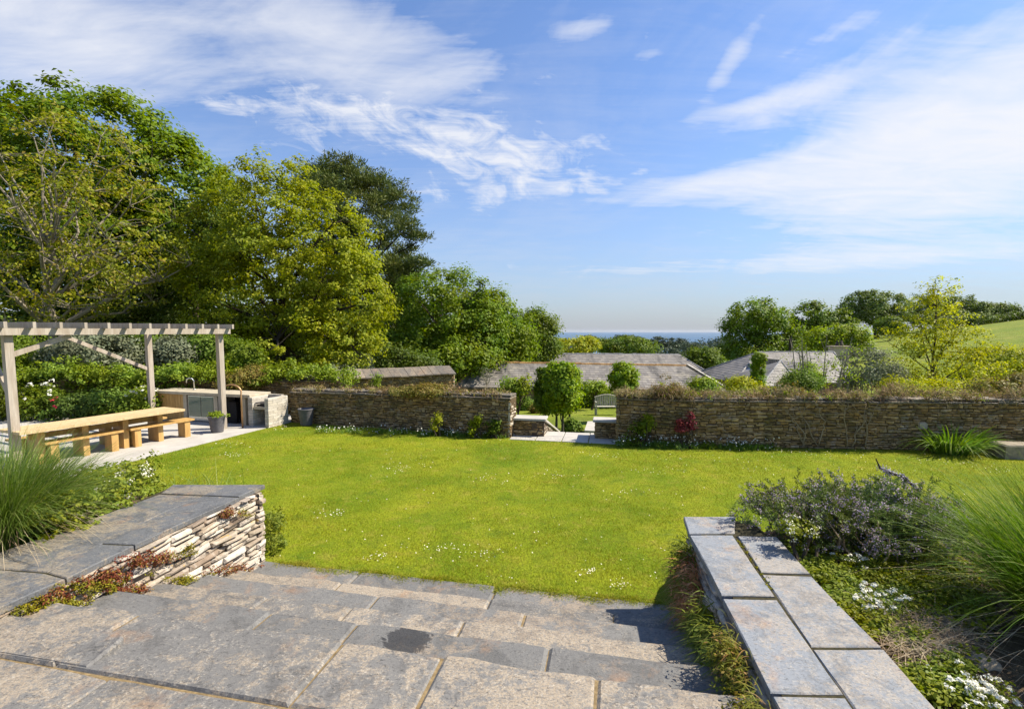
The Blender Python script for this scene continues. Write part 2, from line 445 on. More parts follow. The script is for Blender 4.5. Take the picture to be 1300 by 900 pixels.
M['pleach'] = leaf_mat('clipped hornbeam leaves', (.125, .200, .010), (.270, .345, .020), .4, .3, patch=1.5)
M['dry'] = leaf_mat('dry brown stems', (.175, .125, .065), (.36, .265, .145), .2, .1, c3=(.17, .18, .04), patch=2., rough=.8)
M['rust'] = leaf_mat('rusty red shrub leaves', (.17, .115, .035), (.26, .23, .05), .3, .2, c3=(.12, .14, .03), patch=1.)
M['straw'] = leaf_mat('straw', (.33, .24, .14), (.52, .42, .28), .2, .1, patch=3., rough=.8)
M['miscanthus'] = leaf_mat('ornamental grass blades', (.075, .140, .018), (.195, .265, .050), .35, .3, c3=(.28, .30, .10), patch=2., hue=.01)
M['miscanthus_b'] = leaf_mat('bright ornamental grass blades', (.050, .115, .007), (.150, .235, .018), .36, .3, c3=(.24, .27, .06), patch=2.)
M['rosemary'] = leaf_mat('rosemary leaves', (.070, .105, .020), (.170, .210, .055), .2, .3, patch=3.)
M['lilac'] = leaf_mat('lilac flowers', (.30, .23, .33), (.52, .43, .55), .3, .1, c3=(.26, .19, .17), patch=3.)
M['white_petal'] = leaf_mat('white petals', (.72, .70, .60), (.84, .82, .70), .2, .2, patch=3., hue=.0)
M['cream_petal'] = leaf_mat('cream petals', (.62, .60, .45), (.78, .76, .62), .2, .2, patch=3., hue=.0)
M['red_petal'] = leaf_mat('red petals', (.45, .02, .05), (.62, .05, .10), .2, .2, patch=3.)
M['crimson'] = leaf_mat('crimson shrub leaves', (.16, .022, .03), (.30, .06, .07), .3, .2, patch=2.)
M['sedum'] = leaf_mat('red stonecrop', (.13, .035, .022), (.26, .09, .045), .2, .2, c3=(.30, .22, .03), patch=6.)
M['moss'] = leaf_mat('yellow green moss', (.14, .14, .014), (.29, .25, .03), .2, .1, patch=6., rough=.8)
M['fern'] = leaf_mat('fern fronds', (.115, .150, .016), (.250, .270, .04), .35, .2, patch=4.)
M['heather'] = leaf_mat('salmon heather', (.46, .17, .075), (.62, .33, .18), .3, .1, patch=4.)
M['groundleaf'] = leaf_mat('ground cover leaves', (.125, .170, .012), (.285, .300, .030), .35, .3, patch=3.)
M['strap'] = leaf_mat('strap leaves', (.075, .150, .014), (.19, .27, .04), .35, .35, patch=2.)
M['furz'] = leaf_mat('lilac flower spike', (.26, .24, .30), (.42, .40, .46), .2, .1, patch=3.)
# ------------------------------------------------------------------ builders


def gp(x, y, z=0.0):
    """where the sight line through photo pixel (x, y) meets the level z"""
    d = pix_dir(x, y)
    t = (z - CAM_H) / d[2]
    return Vector((d[0] * t, d[1] * t, z))


def dp(x, y, Y):
    d = pix_dir(x, y)
    t = Y / d[1]
    return Vector((d[0] * t, Y, CAM_H + d[2] * t))


def tag(o, label=None, cat=None, group=None, kind=None):
    if label: o['label'] = label
    if cat: o['category'] = cat
    if group: o['group'] = group
    if kind: o['kind'] = kind
    return o


def thing(name, label, cat, loc=(0, 0, 0), group=None, rz=0.):
    o = bpy.data.objects.new(name, None)
    o.empty_display_size = .2
    o.location = loc
    o.rotation_euler = (0, 0, rz)
    col.objects.link(o)
    return tag(o, label, cat, group)


def link_mesh(name, me, mats, parent=None, loc=(0, 0, 0)):
    if not isinstance(mats, (list, tuple)): mats = [mats]
    for m in mats: me.materials.append(m)
    o = bpy.data.objects.new(name, me)
    col.objects.link(o)
    o.location = loc
    if parent is not None: o.parent = parent
    return o


def copy_tree(o, parent=None):
    c = o.copy(); col.objects.link(c)
    if parent is not None: c.parent = parent
    for ch in list(o.children): copy_tree(ch, c)
    return c


class MB:
    """collects shapes into one mesh"""
    def __init__(s): s.v, s.f, s.mi = [], [], []

    def poly(s, pts, faces, mi=0):
        o = len(s.v); s.v += [tuple(p) for p in pts]
        for f in faces: s.f.append([o + i for i in f]); s.mi.append(mi)

    def box(s, c, size, rz=0., mi=0, bev=0.):
        hx, hy, hz = size[0] / 2, size[1] / 2, size[2] / 2
        ca, sa = math.cos(rz), math.sin(rz)
        s.prism([(c[0] + ca * x - sa * y, c[1] + sa * x + ca * y) for x, y in ((-hx, -hy), (hx, -hy), (hx, hy), (-hx, hy))], c[2] - hz, c[2] + hz, mi, bev)

    def prism(s, pts, z0, z1, mi=0, bev=0., ztop=None):
        """vertical prism on polygon pts (counter-clockwise); bev chamfers the top edge; ztop: one top height per corner"""
        n = len(pts)
        zt = ztop or [z1] * n
        if bev <= 0:
            P = [(x, y, z0) for x, y in pts] + [(x, y, zt[i]) for i, (x, y) in enumerate(pts)]
            F = [list(range(n))[::-1], list(range(n, 2 * n))] + [[i, (i + 1) % n, n + (i + 1) % n, n + i] for i in range(n)]
        else:
            cx = sum(p[0] for p in pts) / n; cy = sum(p[1] for p in pts) / n
            inn = []
            for x, y in pts:
                d = math.hypot(x - cx, y - cy); k = max(0., 1 - 1.4 * bev / max(d, 1e-6))
                inn.append((cx + (x - cx) * k, cy + (y - cy) * k))
            P = [(x, y, z0) for x, y in pts] + [(x, y, zt[i] - bev) for i, (x, y) in enumerate(pts)] + [(x, y, zt[i]) for i, (x, y) in enumerate(inn)]
            F = [list(range(n))[::-1], list(range(2 * n, 3 * n))]
            for i in range(n):
                j = (i + 1) % n
                F.append([i, j, n + j, n + i]); F.append([n + i, n + j, 2 * n + j, 2 * n + i])
        s.poly(P, F, mi)

    def bar(s, a, b, w, h, mi=0, up=(0, 0, 1)):
        """rectangular bar from a to b, w across, h along 'up'"""
        a, b = Vector(a), Vector(b); d = (b - a).normalized(); u = Vector(up)
        sd = d.cross(u)
        if sd.length < 1e-4: sd = d.cross(Vector((0, 1, 0)))
        sd.normalize(); u = sd.cross(d).normalized()
        q = [sd * (i * w / 2) + u * (j * h / 2) for i, j in ((-1, -1), (1, -1), (1, 1), (-1, 1))]
        s.poly([a + k for k in q] + [b + k for k in q], [[3, 2, 1, 0], [4, 5, 6, 7], [0, 1, 5, 4], [1, 2, 6, 5], [2, 3, 7, 6], [3, 0, 4, 7]], mi)

    def tube(s, pts, rad, n=6, mi=0, cap=True):
        pts = [Vector(p) for p in pts]
        if isinstance(rad, (int, float)): rad = [rad] * len(pts)
        o = len(s.v); ref = Vector((0.31, 0.77, 0.55))
        for i, p in enumerate(pts):
            t = (pts[min(i + 1, len(pts) - 1)] - pts[max(i - 1, 0)])
            t = t.normalized() if t.length > 1e-9 else Vector((0, 0, 1))
            a = t.cross(ref)
            if a.length < .05: a = t.cross(Vector((1, 0, 0)))
            a.normalize(); b = t.cross(a)
            for k in range(n):
                th = 2 * math.pi * k / n
                s.v.append(tuple(p + (a * math.cos(th) + b * math.sin(th)) * rad[i]))
        for i in range(len(pts) - 1):
            for k in range(n):
                s.f.append([o + i * n + k, o + i * n + (k + 1) % n, o + (i + 1) * n + (k + 1) % n, o + (i + 1) * n + k]); s.mi.append(mi)
        if cap:
            s.f.append([o + k for k in range(n)][::-1]); s.mi.append(mi)
            e = o + (len(pts) - 1) * n
            s.f.append([e + k for k in range(n)]); s.mi.append(mi)

    def lathe(s, prof, c=(0, 0, 0), n=24, mi=0, cap=True):
        o = len(s.v)
        for r, z in prof:
            for k in range(n):
                th = 2 * math.pi * k / n
                s.v.append((c[0] + r * math.cos(th), c[1] + r * math.sin(th), c[2] + z))
        for i in range(len(prof) - 1):
            for k in range(n):
                s.f.append([o + i * n + k, o + i * n + (k + 1) % n, o + (i + 1) * n + (k + 1) % n, o + (i + 1) * n + k]); s.mi.append(mi)
        if cap:
            s.f.append([o + k for k in range(n)][::-1]); s.mi.append(mi)

    def build(s, name, mats, parent=None, loc=(0, 0, 0), smooth=False):
        me = bpy.data.meshes.new(name)
        off = Vector(loc)
        me.from_pydata([tuple(Vector(v) - off) for v in s.v] if off.length else s.v, [], s.f)
        if isinstance(mats, (list, tuple)) and len(mats) > 1: me.polygons.foreach_set('material_index', s.mi)
        if smooth: me.polygons.foreach_set('use_smooth', [True] * len(me.polygons))
        me.update()
        return link_mesh(name, me, mats, parent, loc)


def np_mesh(name, V, F, mats, parent=None, loc=(0, 0, 0), mi=None, smooth=False):
    """fast mesh from numpy arrays; F is (M, k)"""
    V = np.asarray(V, np.float32) - np.asarray(loc, np.float32)
    F = np.asarray(F, np.int32)
    me = bpy.data.meshes.new(name)
    k = F.shape[1]
    me.vertices.add(len(V)); me.vertices.foreach_set('co', V.ravel())
    me.loops.add(F.size); me.loops.foreach_set('vertex_index', F.ravel())
    me.polygons.add(len(F)); me.polygons.foreach_set('loop_start', np.arange(0, F.size, k, dtype=np.int32))
    if mi is not None: me.polygons.foreach_set('material_index', np.asarray(mi, np.int32))
    if smooth: me.polygons.foreach_set('use_smooth', np.ones(len(F), bool))
    me.update(calc_edges=True)
    return link_mesh(name, me, mats, parent, loc)


def unit(a): return a / np.maximum(np.linalg.norm(a, axis=-1, keepdims=True), 1e-9)


def leaf_arrays(P, Nrm, L, W, rng, fold=.18, D=None):
    """one folded four-cornered leaf per point"""
    n = len(P)
    if D is None: D = rng.normal(size=(n, 3))
    D = unit(D - (D * Nrm).sum(1, keepdims=True) * Nrm)
    B = np.cross(Nrm, D)
    L = np.broadcast_to(np.asarray(L, float).reshape(-1, 1) if np.ndim(L) else L, (n, 1))
    W = np.broadcast_to(np.asarray(W, float).reshape(-1, 1) if np.ndim(W) else W, (n, 1))
    k = .08 * L
    V = np.stack([P - D * L * .5, P + B * W * .5 + Nrm * fold * W - D * k, P + D * L * .5, P - B * W * .5 + Nrm * fold * W - D * k], 1).reshape(-1, 3)
    return V, np.arange(4 * n).reshape(n, 4)


def blade_arrays(base, tip_dir, length, width, droop, rng, seg=4):
    """curved tapering blades: each starts along tip_dir and bends down by droop"""
    n = len(base)
    t = np.linspace(0, 1, seg + 1)
    side = unit(np.cross(tip_dir, np.array([0, 0, 1.]) + rng.normal(size=(n, 3)) * .25))
    h = tip_dir.copy(); h[:, 2] = 0
    hl = np.linalg.norm(h, axis=1, keepdims=True); h = np.where(hl > 1e-3, h / np.maximum(hl, 1e-3), rng.normal(size=(n, 3)) * [1, 1, 0])
    V = np.zeros((n, seg + 1, 2, 3))
    for i, s in enumerate(t):
        p = base + tip_dir * (length * s)[:, None] + (h * (.45 * droop * length * s ** 2.2)[:, None]) - np.array([0, 0, 1.]) * (droop * length * s ** 2.6 * .75)[:, None]
        w = width * (1 - s) ** .7 * (.55 + .9 * s if s < .5 else 1.)
        w = np.maximum(w, width * .06)
        V[:, i, 0] = p - side * (w / 2)[:, None]
        V[:, i, 1] = p + side * (w / 2)[:, None]
    V = V.reshape(n * (seg + 1) * 2, 3)
    o = (np.arange(n) * (seg + 1) * 2)[:, None, None]
    q = (np.arange(seg) * 2)[None, :, None] + np.array([0, 1, 3, 2])[None, None, :]
    return V, (o + q).reshape(-1, 4)


def join_np(parts):
    Vs, Fs, mi, o = [], [], [], 0
    for i, (V, F) in enumerate(parts):
        Vs.append(V); Fs.append(F + o); mi.append(np.full(len(F), i)); o += len(V)
    return np.concatenate(Vs), np.concatenate(Fs), np.concatenate(mi)


def sphere_dirs(n, rng): return unit(rng.normal(size=(n, 3)))


def clump_leaves(centres, radii, per, leaf, rng, up=.5, outward=None, flat=.7, aspect=.62, spread=1.):
    """leaf clumps round each centre"""
    k = len(centres)
    off = rng.normal(size=(k, per, 3)) * .5
    r = np.linalg.norm(off, axis=2, keepdims=True)
    off = off / np.maximum(r, 1e-6) * np.minimum(r, 1.15)
    off[:, :, 2] *= flat
    P = (centres[:, None] + off * np.asarray(radii).reshape(-1, 1, 1) * spread).reshape(-1, 3)
    nrm = rng.normal(size=(k * per, 3)) * .42 + np.array([0, 0, up])
    if outward is not None: nrm += np.repeat(outward, per, 0) * .55
    nrm += unit(off.reshape(-1, 3)) * .55
    L = leaf * rng.uniform(.65, 1.3, k * per)
    return leaf_arrays(P, unit(nrm), L, L * aspect, rng)


def ellipsoid_points(ells, n, rng, shell=.5, lump=.16, zmin=None):
    """points through a set of ellipsoids, more of them near the outside; returns points and outward directions"""
    w = np.array([(e[3] * e[4] * e[5]) ** .72 for e in ells]); w /= w.sum()
    idx = rng.choice(len(ells), n, p=w)
    E = np.array(ells)[idx]
    d = sphere_dirs(n, rng)
    ks = [rng.normal(size=3) * 2.4 for _ in range(4)]
    lumps = sum(np.sin(d @ k + i * 1.7) for i, k in enumerate(ks)) / 4
    r = (shell + (1 - shell) * rng.random(n) ** .6) * (1 + lump * lumps)
    P = E[:, :3] + d * r[:, None] * E[:, 3:6]
    if zmin is not None: P[:, 2] = np.maximum(P[:, 2], zmin + rng.random(n) * .4)
    return P, d


def grow_limbs(mb, base, top, r0, tips, rng, limbs=8, n=6, twigs=None, twig_r=.03, wob=.06, fork=.25):
    """trunk from base to top, main limbs to spread-out tips, a twig to every other tip"""
    base, top = np.array(base, float), np.array(top, float)
    h = np.linalg.norm(top - base)
    T = []
    for i in range(9):
        s = i / 8
        T.append(base + (top - base) * s + rng.normal(size=3) * [1, 1, 0] * wob * h * (.15 if i == 0 else .45) * s ** .5)
    T = np.array(T); rad = r0 * (1 - .95 * np.linspace(0, 1, 9)) + .004
    rad[0] *= 1.35
    mb.tube(T, list(rad), n + 2)
    pts, prad = [T], [rad]
    if len(tips) == 0: return
    sel = [int(rng.integers(len(tips)))]
    dist = np.linalg.norm(tips - tips[sel[0]], axis=1)
    for _ in range(min(limbs, len(tips)) - 1):
        j = int(dist.argmax()); sel.append(j)
        dist = np.minimum(dist, np.linalg.norm(tips - tips[j], axis=1))
    for j in sel:
        tip = tips[j]
        zz = np.clip((tip[2] - base[2]) / h * .62 - .05, fork, .92)
        k = int(round(zz * 8)); s0 = T[k]
        m = s0 + (tip - s0) * .45 + np.array([0, 0, .10 * np.linalg.norm(tip - s0)]) + rng.normal(size=3) * .05 * h
        ss = np.linspace(0, 1, 7)[:, None]
        Q = (1 - ss) ** 2 * s0 + 2 * ss * (1 - ss) * m + ss ** 2 * tip + rng.normal(size=(7, 3)) * .012 * h * ss
        rr = np.maximum(rad[k] * .62 * (1 - .88 * ss[:, 0]), twig_r * .7)
        mb.tube(Q, list(rr), n, cap=False)
        pts.append(Q); prad.append(rr)
    AP, AR = np.concatenate(pts), np.concatenate(prad)
    tw = range(len(tips)) if twigs is None else rng.choice(len(tips), min(twigs, len(tips)), replace=False)
    for j in tw:
        tip = tips[j]
        d = np.linalg.norm(AP - tip, axis=1) + np.maximum(AP[:, 2] - tip[2] + .2, 0) * .8
        k = int(d.argmin()); s0 = AP[k]
        if d[k] < .05: continue
        m = (s0 + tip) / 2 + rng.normal(size=3) * .10 * np.linalg.norm(tip - s0) + np.array([0, 0, .05])
        Q = np.array([s0, s0 * .35 + m * .5 + tip * .15, m * .55 + tip * .45, tip])
        rr = min(AR[k] * .6, twig_r * 1.7)
        mb.tube(Q, [rr, rr * .75, rr * .5, rr * .22], 4, cap=False)


def make_tree(name, label, cat, base, ells, n_cl, per, leaf, clump_r, mat, bark='bark', trunk_r=.25, seed=1, group=None, limbs=9, shell=.5,
              lump=.16, flat=.7, up=.5, twigs=160, twig_r=.03, top=None, aspect=.62, zmin=None, fork=.25, wob=.05):
    rng = np.random.default_rng(seed)
    base = Vector(base)
    t = thing(name, label, cat, base, group)
    C, D = ellipsoid_points(ells, n_cl, rng, shell, lump, zmin)
    rr = clump_r * rng.uniform(.55, 1.35, n_cl)
    V, F = clump_leaves(C, rr, per, leaf, rng, up, D, flat, aspect)
    np_mesh('crown', V, F, M[mat], t, base).location = (0, 0, 0)
    if top is None:
        e = max(ells, key=lambda e: e[2] + e[5])
        top = (e[0], e[1], e[2] + e[5] * .1)
    mb = MB()
    grow_limbs(mb, base, top, trunk_r, C, rng, limbs, 6, twigs, twig_r, wob, fork)
    mb.build('trunk', M[bark], t, tuple(base)).location = (0, 0, 0)
    return t


def make_bush(name, label, cat, ells, n_cl, per, leaf, clump_r, mat, seed=1, group=None, shell=.55, lump=.2, flat=.8, up=.5, kind=None, zmin=None,
              stems=14, bark='bark', aspect=.6, base=None, extra=None):
    """a shrub: Empty at its foot with foliage and woody stems"""
    rng = np.random.default_rng(seed)
    if base is None:
        b = np.array(ells)[:, :3].mean(0); base = (b[0], b[1], min(e[2] - e[5] * .8 for e in ells))
    base = Vector(base)
    C, D = ellipsoid_points(ells, n_cl, rng, shell, lump, zmin)
    V, F = clump_leaves(C, clump_r * rng.uniform(.6, 1.3, n_cl), per, leaf, rng, up, D, flat, aspect)
    t = thing(name, label, cat, base, group)
    np_mesh('foliage', V, F, M[mat], t, base).location = (0, 0, 0)
    if extra:
        for (pname, pm, cnt, sz, cr, pp) in extra:
            k = np.argsort(-(C[:, 2] - .35 * C[:, 1] + rng.normal(size=n_cl) * .12))[:cnt]
            cc = C[k] + D[k] * clump_r * .7
            for q in range(len(k)):
                V, F = clump_leaves(cc[q:q + 1], np.full(1, cr), pp, sz, rng, .5, D[k[q:q + 1]], .9, .8)
                np_mesh(pname, V, F, M[pm], t, base).location = (0, 0, 0)
    if stems:
        mb = MB()
        for j in rng.choice(n_cl, min(stems, n_cl), replace=False):
            b = np.array(base) + rng.normal(size=3) * [.06, .06, 0]
            m = (b + C[j]) / 2 + rng.normal(size=3) * .08
            mb.tube([b, m, C[j]], [.018, .012, .005], 4, cap=False)
        mb.build('stems', M[bark], t, tuple(base)).location = (0, 0, 0)
    return t


def plant_clumps(name, label, kind_or_cat, centres, radii, per, leaf, mat, seed, up=.5, flat=.7, aspect=.6, stuff=True, group=None, parent=None):
    rng = np.random.default_rng(seed)
    centres = np.asarray(centres, float)
    V, F = clump_leaves(centres, np.broadcast_to(radii, (len(centres),)), per, leaf, rng, up, None, flat, aspect)
    o = np_mesh(name, V, F, M[mat], parent, tuple(centres.mean(0)) if parent is None else (0, 0, 0))
    if parent is None: tag(o, label, kind_or_cat, group, 'stuff' if stuff else None)
    return o


# ---------------------------------------------------------------- masonry
def stone_face(mb, A, B, out, z0, ztop, depth, ch, ln, rng, mi=0, jit=.010, gap=.006, tilt=0., zbase=None, bulge=.02):
    """courses of separate rough stones on the vertical face from A to B; out = outward normal; z0, ztop: functions of the fraction along"""
    A, B = Vector((*A, 0)), Vector((*B, 0)); o = Vector((*out, 0)).normalized()
    d = B - A; Ltot = d.length; d.normalize()
    z = min(z0(0), z0(1))
    zmax = max(ztop(0), ztop(.5), ztop(1))
    while z < zmax:
        h = rng.uniform(*ch)
        s = -rng.uniform(0, ln[1] * .5)
        while s < Ltot:
            l = rng.uniform(*ln)
            a, b = max(s, 0), min(s + l, Ltot)
            s += l
            if b - a < .03: continue
            tm = (a + b) / 2 / Ltot
            if z + h * .5 > ztop(tm) or z + h * .3 < z0(tm): continue
            hh = min(h, ztop(tm) - z) * rng.uniform(.72, 1.08)
            g = gap * rng.uniform(.5, 1.6)
            pr = rng.uniform(-bulge, bulge); dzs = rng.uniform(-.22, .22) * h if jit > .012 else 0.
            tl = tilt + rng.uniform(-.09, .09)
            def pt(u, w, q):
                return A + d * (u + rng.uniform(-jit, jit)) + Vector((0, 0, w + dzs + (u - (a + b) / 2) * tl + rng.uniform(-jit, jit) * .6)) + o * q
            a2, b2, w0, w1 = a + g, b - g, z + g * .6, z + hh - g * .6
            iy, ix = min(.016, (w1 - w0) * .28), min(.03, (b2 - a2) * .2)
            P = [pt(a2, w0, -depth), pt(b2, w0, -depth), pt(b2, w1, -depth), pt(a2, w1, -depth)]
            P += [pt(a2, w0, pr - .022), pt(b2, w0, pr - .022), pt(b2, w1, pr - .022), pt(a2, w1, pr - .022)]
            P += [pt(a2 + ix, w0 + iy, pr), pt(b2 - ix, w0 + iy, pr + rng.uniform(-.008, .008)), pt(b2 - ix, w1 - iy, pr), pt(a2 + ix, w1 - iy, pr + rng.uniform(-.008, .008))]
            F = []
            for k in (0, 4):
                for i in range(4):
                    j = (i + 1) % 4
                    F.append([k + i, k + j, k + 4 + j, k + 4 + i])
            F.append([8, 9, 10, 11])
            mb.poly(P, F, mi)
        z += h


def coping_stones(mb, A, B, width, out, ztop, rng, th=(.03, .05), ln=(.25, .6), over=.05, mi=0, layers=1):
    """rough flat slates bedded along a wall top; A->B is the front line, width goes against 'out'"""
    A, B = Vector((*A, 0)), Vector((*B, 0)); o = Vector((*out, 0)).normalized()
    d = B - A; L = d.length; d.normalize()
    for ly in range(layers):
        s = -rng.uniform(0, .2); zc = 0
        while s < L:
            l = rng.uniform(*ln); a, b = max(s, 0), min(s + l - .012, L); s += l
            if b - a < .05: continue
            z = ztop((a + b) / 2 / L) + ly * (th[1] + .004); t = rng.uniform(*th)
            f = over * rng.uniform(.4, 1.3) - ly * rng.uniform(0, .15)
            q = [A + d * a + o * f, A + d * (a + rng.uniform(-.01, .01)) - o * (width + over * .5), A + d * b - o * (width + over * .5), A + d * b + o * f]
            q = [(p.x, p.y) for p in q]
            area = sum(q[i][0] * q[(i + 1) % 4][1] - q[(i + 1) % 4][0] * q[i][1] for i in range(4))
            if area < 0: q = q[::-1]
            tl = rng.uniform(-.012, .012)
            mb.prism(q, z, z + t, mi, .008, [z + t + tl, z + t + tl * .3, z + t - tl, z + t - tl * .5])


def pix_poly(pts, z): return [tuple(gp(x, y, z))[:2] for x, y in pts]


def ccw(q):
    a = sum(q[i][0] * q[(i + 1) % len(q)][1] - q[(i + 1) % len(q)][0] * q[i][1] for i in range(len(q)))
    return q if a > 0 else q[::-1]


def sstep(e0, e1, x):
    t = np.clip((x - e0) / (e1 - e0), 0, 1)
    return t * t * (3 - 2 * t)
# ================================================================= THE SETTING
WX = [-6.3, -.04, 2.42, 4.05, 7.77, 14.]
WY = [13.75, 11.72, 11.22, 10.80, 10.55, 10.3]


def tz(x, y):
    """height of the land"""
    x = np.asarray(x, float); y = np.asarray(y, float)
    yw = np.interp(x, WX, WY)
    yw = np.where(x < -6.3, 15.2, yw)
    D = y - yw
    low = -.75 - .081 * (y - 14)
    gate = (x > -.1) & (x < 2.6)
    k = np.where(gate, sstep(.7, 1.7, D), sstep(.12, .7, D))
    left = sstep(-.28, -.46, x / np.maximum(y, 13.))
    hi = .15 - .022 * np.maximum(y - 15, 0)
    low = low * (1 - left) + hi * left
    hill = .125 * np.where(x > 15, np.minimum(x, 165) - 15, 0) * sstep(22, 62, y)
    low = np.maximum(low + hill, -66)
    return np.where(D > .1, -.06 * (1 - k) + low * k, -.06)


rngS = np.random.default_rng(5)
u = np.linspace(-1, 1, 240)
gx = np.sinh(u * 5.4) / np.sinh(5.4) * 700 + 0
gy = 11.5 + np.where(np.linspace(-1, 1, 320) < 0, np.sinh(np.linspace(-1, 1, 320) * 4.2) / np.sinh(4.2) * 45, np.sinh(np.linspace(-1, 1, 320) * 5.6) / np.sinh(5.6) * 1100)
GX, GY = np.meshgrid(gx, gy)
GZ = tz(GX, GY)
V = np.stack([GX, GY, GZ], -1).reshape(-1, 3)
ii = np.arange(240 * 320).reshape(320, 240)
F = np.stack([ii[:-1, :-1], ii[:-1, 1:], ii[1:, 1:], ii[1:, :-1]], -1).reshape(-1, 4)
tag(np_mesh('terrain', V, F, M['terrain'], smooth=True), kind='structure')

mb = MB(); mb.poly([(-20000, 300, -60), (20000, 300, -60), (20000, 20000, -60), (-20000, 20000, -60)], [[0, 1, 2, 3]])
tag(mb.build('sea', M['sea']), kind='structure')

# lawn: gently rolling sheet between the steps, the patio and the walls
e_s = Vector((.9800, -.1992)); n_s = Vector((.1992, .9800))


def SP(s, n): return (e_s.x * s + n_s.x * n, e_s.y * s + n_s.y * n)


patio_a, patio_b = gp(346, 541.5), gp(108, 601)
lawn_pts = [SP(1.1, 4.63), (2.3, 4.0), (14., 2.), (14., 10.5), (7.77, 10.6), (4.05, 10.85), (2.42, 11.3), (-.04, 11.8), (-6.3, 13.8),
            (patio_a.x, patio_a.y), (patio_b.x, patio_b.y), (-8.5, 6.2), (-3.3, 5.2), SP(-3.9, 4.63)]
mb = MB(); mb.poly([(x, y, 0) for x, y in lawn_pts], [list(range(len(lawn_pts)))])
tag(mb.build('lawn', M['lawn']), kind='structure')
LP = np.array(lawn_pts)


def inside(px, py, poly):
    r = np.zeros(len(px), bool); j = len(poly) - 1
    for i in range(len(poly)):
        xi, yi = poly[i]; xj, yj = poly[j]
        c = ((yi > py) != (yj > py)) & (px < (xj - xi) * (py - yi) / (yj - yi + 1e-12) + xi)
        r ^= c; j = i
    return r


# the grass itself: short blades, thick near the steps, wider tufts far off
n = 520000
d = 3.9 + (14.2 - 3.9) * rngS.random(n) ** 1.25
x = (rngS.random(n) * 2 - 1) * 1.12 * d
ok = inside(x, d, LP)
x, y = x[ok], d[ok]
n = len(x)
tilt = rngS.normal(size=(n, 2)) * .5
tip = unit(np.stack([tilt[:, 0], tilt[:, 1], np.ones(n)], 1))
patchy = .5 + .5 * np.sin(x * 1.9 + 1.3 * np.sin(y * 1.1)) * np.sin(y * 2.3 + 1.7 * np.sin(x * .8))
V, F = blade_arrays(np.stack([x, y, np.full(n, -.004)], 1), tip, (.018 + .022 * rngS.random(n)) * (.75 + .5 * patchy), .0022 + .0013 * y * rngS.uniform(.6, 1.2, n), .4 * rngS.random(n), rngS, 1)
tag(np_mesh('lawn_grass', V, F, M['blade']), 'short mown lawn grass between the stone steps and the garden walls', 'grass', kind='stuff')

# daisies in drifts over the lawn
dr = [(530, 585, 60, 12), (620, 610, 45, 10), (700, 605, 45, 8), (290, 565, 40, 7), (300, 580, 20, 5), (350, 545, 30, 4), (505, 598, 22, 5), (800, 628, 70, 8), (620, 705, 45, 12), (560, 700, 50, 12),
      (750, 728, 22, 8), (785, 745, 18, 8), (900, 585, 90, 6), (1000, 575, 90, 4), (960, 600, 60, 8), (1180, 585, 60, 8), (1230, 590, 50, 8), (1060, 580, 80, 8), (480, 710, 30, 6), (690, 560, 80, 4),
      (420, 655, 30, 8), (1120, 600, 70, 10), (830, 600, 60, 8), (1270, 598, 25, 6), (760, 580, 60, 5)]
pts = []
for px, py, sx, sy in dr:
    for _ in range(24):
        q = gp(px + rngS.normal() * sx * .42, py + rngS.normal() * sy * .42)
        pts.append((q.x, q.y))
for _ in range(260):
    q = gp(rngS.uniform(200, 1290), rngS.uniform(556, 760)); pts.append((q.x, q.y))
pts = np.array(pts); pts = pts[inside(pts[:, 0], pts[:, 1], LP)]
n = len(pts)
P = np.column_stack([pts, np.full(n, .042) + rngS.random(n) * .012])
nr = unit(np.array([.25, -.15, 1]) + rngS.normal(size=(n, 3)) * .25)
sz = (.013 + .0009 * pts[:, 1]) * rngS.uniform(.6, 1.15, len(pts))
V1, F1 = leaf_arrays(P, nr, sz, sz * .95, rngS, .02)
V2, F2 = leaf_arrays(P + nr * .003, nr, sz * .35, sz * .35, rngS, .0)
V, F, mi = join_np([(V1, F1), (V2, F2)])
M['daisy_eye'] = plain_mat('daisy yellow', (.6, .42, .03), .8)
tag(np_mesh('daisies', V, F, [M['white_petal'], M['daisy_eye']], mi=mi), 'small white daisies scattered over the mown lawn', 'daisies', kind='stuff')

# patio and paths
patio_pts = [(patio_a.x, patio_a.y), (-6.25, 13.95), (-6.9, 15.0), (-17, 15.2), (-17, 6.5), (-8.3, 6.5), (patio_b.x, patio_b.y)]
mb = MB(); mb.prism(ccw(patio_pts), -.2, .012)
tag(mb.build('patio', M['concrete']), kind='structure')
rs = random.Random(3)
mb = MB()
gA, gB = Vector((-.04, 11.72)), Vector((2.42, 11.22))
for i in range(4):
    for j in range(2):
        t0, t1 = i / 4 + .004, (i + 1) / 4 - .004
        a, b = gA.lerp(gB, t0), gA.lerp(gB, t1)
        nn = Vector((.199, .98))
        q0, q1 = (-.18 + .55 * j + .008, -.18 + .55 * (j + 1) - .008)
        P = [a + nn * q0, b + nn * q0, b + nn * q1, a + nn * q1]
        mb.prism(ccw([(p.x, p.y) for p in P]), -.15, .016 + rs.uniform(-.003, .003), 0, .006)
tag(mb.build('gateway_path', M['concrete']), kind='structure')
mb = MB()
q = [(738, 551), (757, 551.5), (757, 538), (745, 538)]
mb.prism(ccw(pix_poly([(742, 550), (760, 551), (758, 538), (746, 538)], -.80)), -1.6, -.70)
tag(mb.build('lower_path', M['concrete']), kind='structure')

# ---------------------------------------------------------------- terrace steps
treads = [(.02, 4.64), (.15, 4.186), (.30, 3.786), (.45, 3.353), (.60, 2.949), (.75, 2.54)]


def s_of(px, py, z):
    p = gp(px, py, z); return p.x * e_s.x + p.y * e_s.y


mbS, mbJ = MB(), MB()


